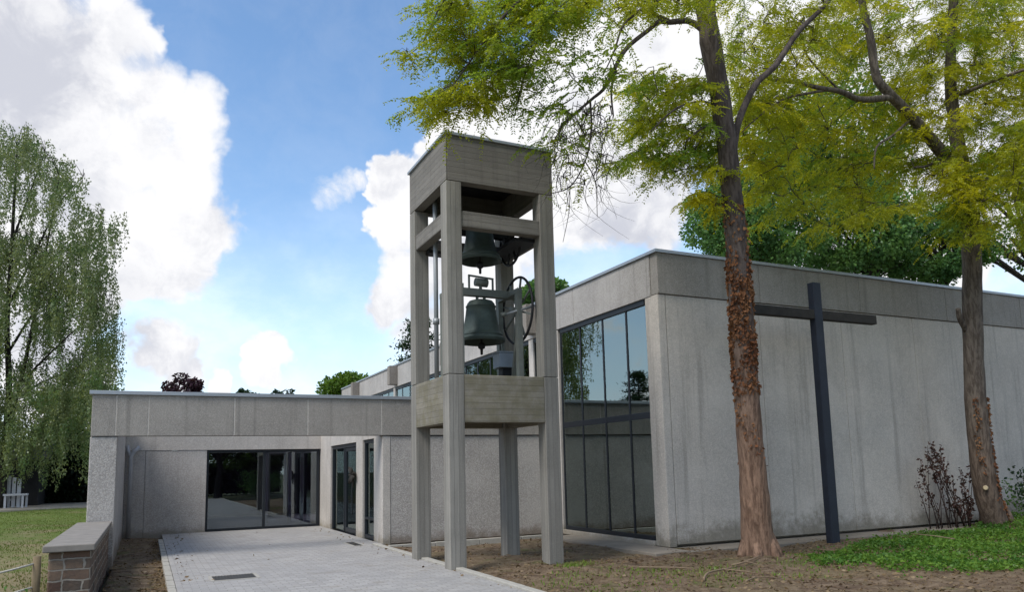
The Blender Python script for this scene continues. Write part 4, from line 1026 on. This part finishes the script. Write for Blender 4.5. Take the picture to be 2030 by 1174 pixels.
# broad-leaved green ground cover under the trees
cov = [(9.25, 8.75), (9.9, 9.35), (11.2, 9.8), (12.2, 10.25), (13.6, 10.75), (15.3, 10.75), (16.8, 10.95), (19.8, 11.0), (22, 10.2), (19, 7.6), (14, 6.9), (11.2, 6.55), (10.4, 6.75), (10.1, 7.2), (9.6, 7.35), (9.35, 8.0)]
q = ground_pts(cov, 30000, rng)
pr_ = np.array([math.sin(a*2.3+b_*1.1)+math.sin(b_*3.1-a*1.7+2) for a, b_ in q]); q = q[(pr_ > -.9) | (rng.random(len(q)) < .35)]
q = np.concatenate([q, ground_pts(cov, 3800, rng)+rng.normal(size=(3800, 2))*np.array([.45, .32])]); q = q[(q[:, 1] < 11.3) & (q[:, 0] > 4.6)]
n = len(q); z = zg(q)+rng.uniform(.0, .13, n)*(.6+.4*np.sin(q[:, 0]*1.7)*np.sin(q[:, 1]*2.2))
L = rng.uniform(.035, .08, n)
o = link('ground_cover', quad_mesh('ground_cover', leaf_quads(np.column_stack([q, z]), rng.normal(size=(n, 3))*np.array([1, 1, .35])+np.array([0, 0, .35]), L, L*.6, rng, .25), 'leaf_cover')); struct(o, 'stuff'); o['label'] = 'low bright green ground cover under the trees'; o['category'] = 'ground cover'
# thin grass tufts on the soil and lawn blades
def blades(name, q, z, hmin, hmax, w, mat, label, rng):
    n = len(q); base = np.column_stack([q, z-.01]); L = rng.uniform(hmin, hmax, n)
    o = link(name, quad_mesh(name, leaf_quads(base, rng.normal(size=(n, 3))*.4+np.array([0, 0, 1.]), L, w*rng.uniform(.7, 1.3, n), rng, .1), mat)); struct(o, 'stuff'); o['label'] = label; o['category'] = 'grass'; return o
cl = [(6.25, 10.75, .28, 420), (6.05, 10.55, .2, 160), (6.6, 9.6, .5, 260), (5.6, 9.7, .4, 200), (7.1, 9.0, .5, 260), (7.9, 9.2, .35, 220), (5.2, 9.2, .4, 160), (8.2, 10.4, .3, 140), (7.2, 8.2, .5, 240), (6.2, 8.6, .5, 240), (9.2, 8.9, .4, 200), (8.4, 8.2, .5, 200), (5.3, 8.2, .5, 200), (9.7, 9.3, .4, 200)]
q = np.concatenate([rng.normal(size=(k, 2))*r*.6+np.array([x, y]) for x, y, r, k in cl]); q = q[(q[:, 0] > 4.55)]
q = q[::2]; blades('grass', q, zg(q), .025, .085, .016, 'leaf_grass', 'thin tufts of grass on the bare soil', rng)
yl = 10+rng.random(42000)**1.6*36; xl = -1.1-rng.random(42000)*(2+yl*.16)
keep = (np.sin(xl*1.3+yl*.6)+np.sin(yl*.9-xl*.5)+1.6*rng.normal(size=len(xl))+.13*(yl-23) > .0) | (rng.random(len(xl)) < .05); q = np.column_stack([xl, yl])[keep]
blades('lawn_grass', q, np.array([.015*math.sin(a*1.1)+.02*math.sin(c*.8+a) for a, c in q]), .03, .07, .018, 'leaf_lawn', 'short grass of the lawn behind the stone wall', rng)
# leaf litter and wood chips
q = np.column_stack([rng.uniform(4.55, 12, 5200), rng.uniform(5.5, 11.4, 5200)]); q2 = np.concatenate([np.column_stack([rng.uniform(-.5, .3, 700), rng.uniform(9, 22, 700)]), np.column_stack([.31-abs(rng.normal(size=900))*.1, rng.uniform(9, 21, 900)])]); q3 = np.column_stack([rng.uniform(4.6, 8, 700), rng.uniform(11, 15.9, 700)])
q4 = np.column_stack([np.concatenate([4.36-abs(rng.normal(size=60))*.2, .5+abs(rng.normal(size=70))*.25, rng.uniform(.5, 4.3, 14)]), rng.uniform(9, 22, 144)])
q = np.concatenate([q, q2, q3, q4]); n = len(q); zl = np.where((q[:, 0] > .44) & (q[:, 0] < 4.37), .045, zg(q)); L = rng.uniform(.025, .08, n)
o = link('leaf_litter', quad_mesh('leaf_litter', leaf_quads(np.column_stack([q, zl+rng.uniform(.004, .02, n)-(q[:, 0] < .44)*.03]), rng.normal(size=(n, 3))*np.array([1, 1, .15]), L, L*rng.uniform(.2, .7, n), rng, .2), 'leaf_dry')); struct(o, 'stuff'); o['label'] = 'dry leaves and chips scattered on the soil'; o['category'] = 'leaf litter'
def fallen(label, pts, r, twigs=()):
    base = (pts[0][0], pts[0][1], ground_h(*pts[0][:2])); T = thing('fallen_branch', label, 'branch', base, 'fallen branches on the soil')
    q = [(x, y, ground_h(x, y)+dz) for x, y, dz in pts]; r *= .62; m = MB(); q = [(x+R0.uniform(-.02, .02), y+R0.uniform(-.02, .02), z) for x, y, z in q]; sp, sr = smooth_path(q, [r*(1-.6*i/(len(q)-1)) for i in range(len(q))], 4); m.tube(sp, sr, 8, rough=.2, rng=R0); m.build('stem', 'fallen_wood', T)
    for tw in twigs:
        m = MB(); m.tube([(x, y, ground_h(x, y)+dz) for x, y, dz in tw], [r*.5]*(len(tw)-1)+[r*.25], 6); m.build('side_twig', 'fallen_wood', T)
fallen('longest pale fallen branch lying before the leaning tree', [(6.75, 8.2, .03), (7.1, 8.5, .05), (7.6, 8.75, .05), (8.1, 9.1, .03)], .028, [[(7.5, 8.72, .05), (7.7, 8.45, .06), (7.9, 8.3, .02)]])
fallen('thin dark stick lying crosswise near the wall corner', [(6.9, 9.9, .03), (7.3, 9.6, .04), (7.55, 9.3, .03)], .022, [[(7.3, 9.6, .04), (7.5, 9.75, .05)]])
fallen('short broken branch close to the foot of the leaning tree', [(8.15, 9.25, .03), (8.45, 9.2, .07), (8.85, 9.35, .04)], .03, [[(8.4, 9.2, .07), (8.5, 8.95, .03)]])
fallen('small forked twig at the bottom of the picture', [(7.2, 7.9, .03), (7.55, 8.05, .05), (7.95, 8.0, .02)], .02, [[(7.5, 8.04, .05), (7.6, 8.3, .03)]])
fallen('curved stick on the soil strip beside the paving', [(-.3, 13.6, .03), (.0, 13.2, .02), (.25, 13.3, .03)], .02, [])
for lab, p0, p1 in (('pale bare stick lying on the green cover by the cross', (13.1, 9.0), (12.6, 9.5)), ('pale bare stick lying on the green cover by the right trunk', (15.6, 8.6), (16.3, 9.3))):
    fallen(lab, [(p0[0], p0[1], .1), ((p0[0]+p1[0])/2, (p0[1]+p1[1])/2, .16), (p1[0], p1[1], .2)], .018)

# --- garden behind the camera, mirrored in the porch glass
GR = 'garden trees facing the church, mirrored in the porch glass'
g1 = broad_tree('garden_tree', 'broad garden tree opposite the porch, mirrored in its left pane', (4.5, -11, -.1), 0, 4, 3, 5.5, 'leaf_lime', 81, 14000, .24, 40, GR)
copy_thing(g1, (10.5, -13, -.1), 'broad garden tree opposite the porch, mirrored in its right pane', 2.1)
copy_thing(HG, (3, -24, 0), 'dark hedge added behind the camera to darken the reflection in the porch glass', .05, (1, 1, .62))  # unseen hedge, added to keep the bright horizon out of the porch glass
copy_thing(g1, (0.5, -15, -.1), 'low garden tree opposite the porch, farthest to the west and mirrored at the pane edge', 1.2, (1, 1, .62))
copy_thing(g1, (8.2, -17.5, -.1), 'low spreading garden tree farthest back opposite the porch, mirrored behind the others', 3.0, (1.2, 1.2, .6))
copy_thing(g1, (7.2, -9.5, -.1), 'broad garden tree opposite the porch, nearest to it and mirrored between the panes', 4.0)
bush('low dark plants below the rope beside the stone wall', (-1.8, 9.9, 0), .7, .32, 'leaf_maple', 83, 1500, .06, 26)
bush('mirrored garden bush under the trees opposite the porch', (6.8, -8.5, 0), 1.6, 1.7, 'leaf_maple', 82, 4000, .14, 30)

# ------------------------------------------------------------------ light, sky
SUN_EL, SUN_AZ = rad(52), rad(-112)       # from the left, a little behind the camera
sdir = Vector((math.sin(SUN_AZ)*math.cos(SUN_EL), math.cos(SUN_AZ)*math.cos(SUN_EL), math.sin(SUN_EL)))
sun = bpy.data.objects.new('sun', bpy.data.lights.new('sun', 'SUN')); COL.objects.link(sun)
sun.data.energy = 2.8; sun.data.angle = rad(25); sun.data.color = (1, .96, .9)
sun.rotation_euler = (-sdir).to_track_quat('-Z', 'Y').to_euler(); sun.location = (-10, -5, 30)

w = bpy.data.worlds.new('World'); scene.world = w; w.use_nodes = True; w.node_tree.nodes.clear()
nt = NT(w.node_tree)
sky = nt.node('ShaderNodeTexSky', sky_type='NISHITA', sun_disc=False, sun_elevation=SUN_EL, sun_rotation=SUN_AZ)
sky.air_density = 1.0; sky.dust_density = .6; sky.ozone_density = 1.5
D = nt.vmath('NORMALIZE', nt.node('ShaderNodeTexCoord').outputs['Generated'])
warp = nt.vmath('SUBTRACT', nt.noise(D, 5.5, 5, .6, 'Color'), (.5, .5, .5))
warp2 = nt.vmath('SUBTRACT', nt.noise(D, 22, 4, .6, 'Color'), (.5, .5, .5))
DW = nt.vmath('ADD', D, nt.vmath('ADD', nt.vmath('SCALE', warp, scale=.10), nt.vmath('SCALE', warp2, scale=.035)))
def cdir(u, v): q = P(u, v, 1)-CAM; return q/np.linalg.norm(q)
def blobs(lst, vec):
    acc = None
    for u, v, r in lst:
        c = cdir(u, v); rr_ = float(np.linalg.norm(cdir(u+r*.7, v+r*.7)-c))
        x = nt.math('MULTIPLY', nt.vmath('DISTANCE', vec, tuple(c)), 1/rr_)
        x = nt.math('SUBTRACT', 1., nt.math('MULTIPLY', x, x), clamp=True)
        acc = x if acc is None else nt.math('SMOOTH_MAX', acc, x, .18)
    return acc
CUM = [(-60, 20, 330), (120, 150, 250), (230, 60, 120), (290, 190, 115), (270, 280, 120), (290, 60, 60), (380, 240, 112), (370, 330, 118), (370, 430, 112), (290, 490, 130), (100, 380, 270), (60, 560, 200),
       (310, 690, 85), (545, 712, 66), (90, 760, 150), (440, 757, 36), (360, 750, 50),
       (800, 370, 75), (790, 450, 78), (815, 540, 95), (760, 590, 62), (835, 650, 85), (930, 320, 110), (1010, 260, 120), (950, 470, 190), (1100, 190, 130), (1180, 140, 120), (1260, 330, 200), (1330, 160, 230), (1150, 330, 190),
       (1600, 150, 360), (1900, 300, 360), (1700, 500, 200), (1010, 640, 120), (950, 600, 120)]
F = blobs(CUM, DW)
fb = nt.noise(D, 15, 10, .66, dist=.35); fb2 = nt.noise(nt.mapping(D, (1, 1, 1.6), (3, 5, 1)), 4.5, 6, .6)
# scattered cumulus over the rest of the sky
cf = nt.vmath('DOT_PRODUCT', D, tuple(MROT[2]))
oth = nt.math('MULTIPLY', nt.smooth(fb2, .46, .66), nt.smooth(cf, .62, .45))
F = nt.math('MAXIMUM', F, oth)
dens = nt.smooth(nt.math('ADD', F, nt.math('MULTIPLY', nt.math('SUBTRACT', fb, .5), nt.smooth(F, .10, .30, 0., .85))), .14, nt.smooth(nt.noise(D, 3.3, 3), .35, .65, .38, .85))
# wispy veil low down
dz = xyz(nt, D)[2]
puff = nt.math('MULTIPLY', blobs([(650, 384, 46), (685, 372, 40), (715, 362, 30)], nt.vmath('ADD', D, nt.vmath('SCALE', warp2, scale=.05))), nt.smooth(fb, .30, .72))
dens = nt.math('MAXIMUM', dens, nt.math('MULTIPLY', puff, 1.25), clamp=True)
veil = nt.math('ADD', nt.math('MULTIPLY', nt.smooth(fb2, .38, .72), nt.smooth(dz, .45, .05, 0., .7)), nt.smooth(dz, .40, .02, 0., .55), clamp=True)
GREY = blobs([(20, 60, 300), (70, 330, 200), (230, 560, 140), (100, 640, 190), (1330, 440, 150), (1200, 420, 120), (870, 560, 120), (60, 200, 160), (960, 650, 90)], DW)
thick = nt.smooth(nt.math('ADD', F, nt.math('MULTIPLY', fb, .5)), .5, 1.15)
bil = nt.noise(DW, 7.5, 7, .6)
lum = nt.math('SUBTRACT', 1.12, nt.math('ADD', nt.math('MULTIPLY', GREY, .27), nt.math('ADD', nt.math('MULTIPLY', nt.smooth(fb, .62, .38), .16), nt.math('MULTIPLY', nt.smooth(bil, .58, .36), .2))))
ccol = nt.mix(nt.smooth(lum, .55, 1.), (.66, .68, .76), (1.03, 1.03, 1.05))
SK = .15; CLOUD = 5.1
ccol = nt.mix(1., ccol, (CLOUD, CLOUD, CLOUD), 'MULTIPLY')
skc = nt.mix(veil, nt.mix(1., sky.outputs[0], (.97, 1.12, 1.19), 'MULTIPLY'), (5.2, 6.0, 6.8))
c = nt.mix(dens, skc, ccol)
bg = nt.node('ShaderNodeBackground'); nt.put(bg.inputs[0], c); bg.inputs[1].default_value = SK
wo = nt.node('ShaderNodeOutputWorld'); nt.l.new(bg.outputs[0], wo.inputs[0])

vs = scene.view_settings; vs.view_transform = 'Standard'; vs.look = 'None'; vs.gamma = 1; vs.exposure = .36; vs.use_curve_mapping = False
scene.render.film_transparent = False
cy = scene.cycles; cy.use_denoising = True; cy.max_bounces = 8; cy.transparent_max_bounces = 16; cy.diffuse_bounces = 4
try: cy.denoiser = 'OPENIMAGEDENOISE'
except Exception: pass
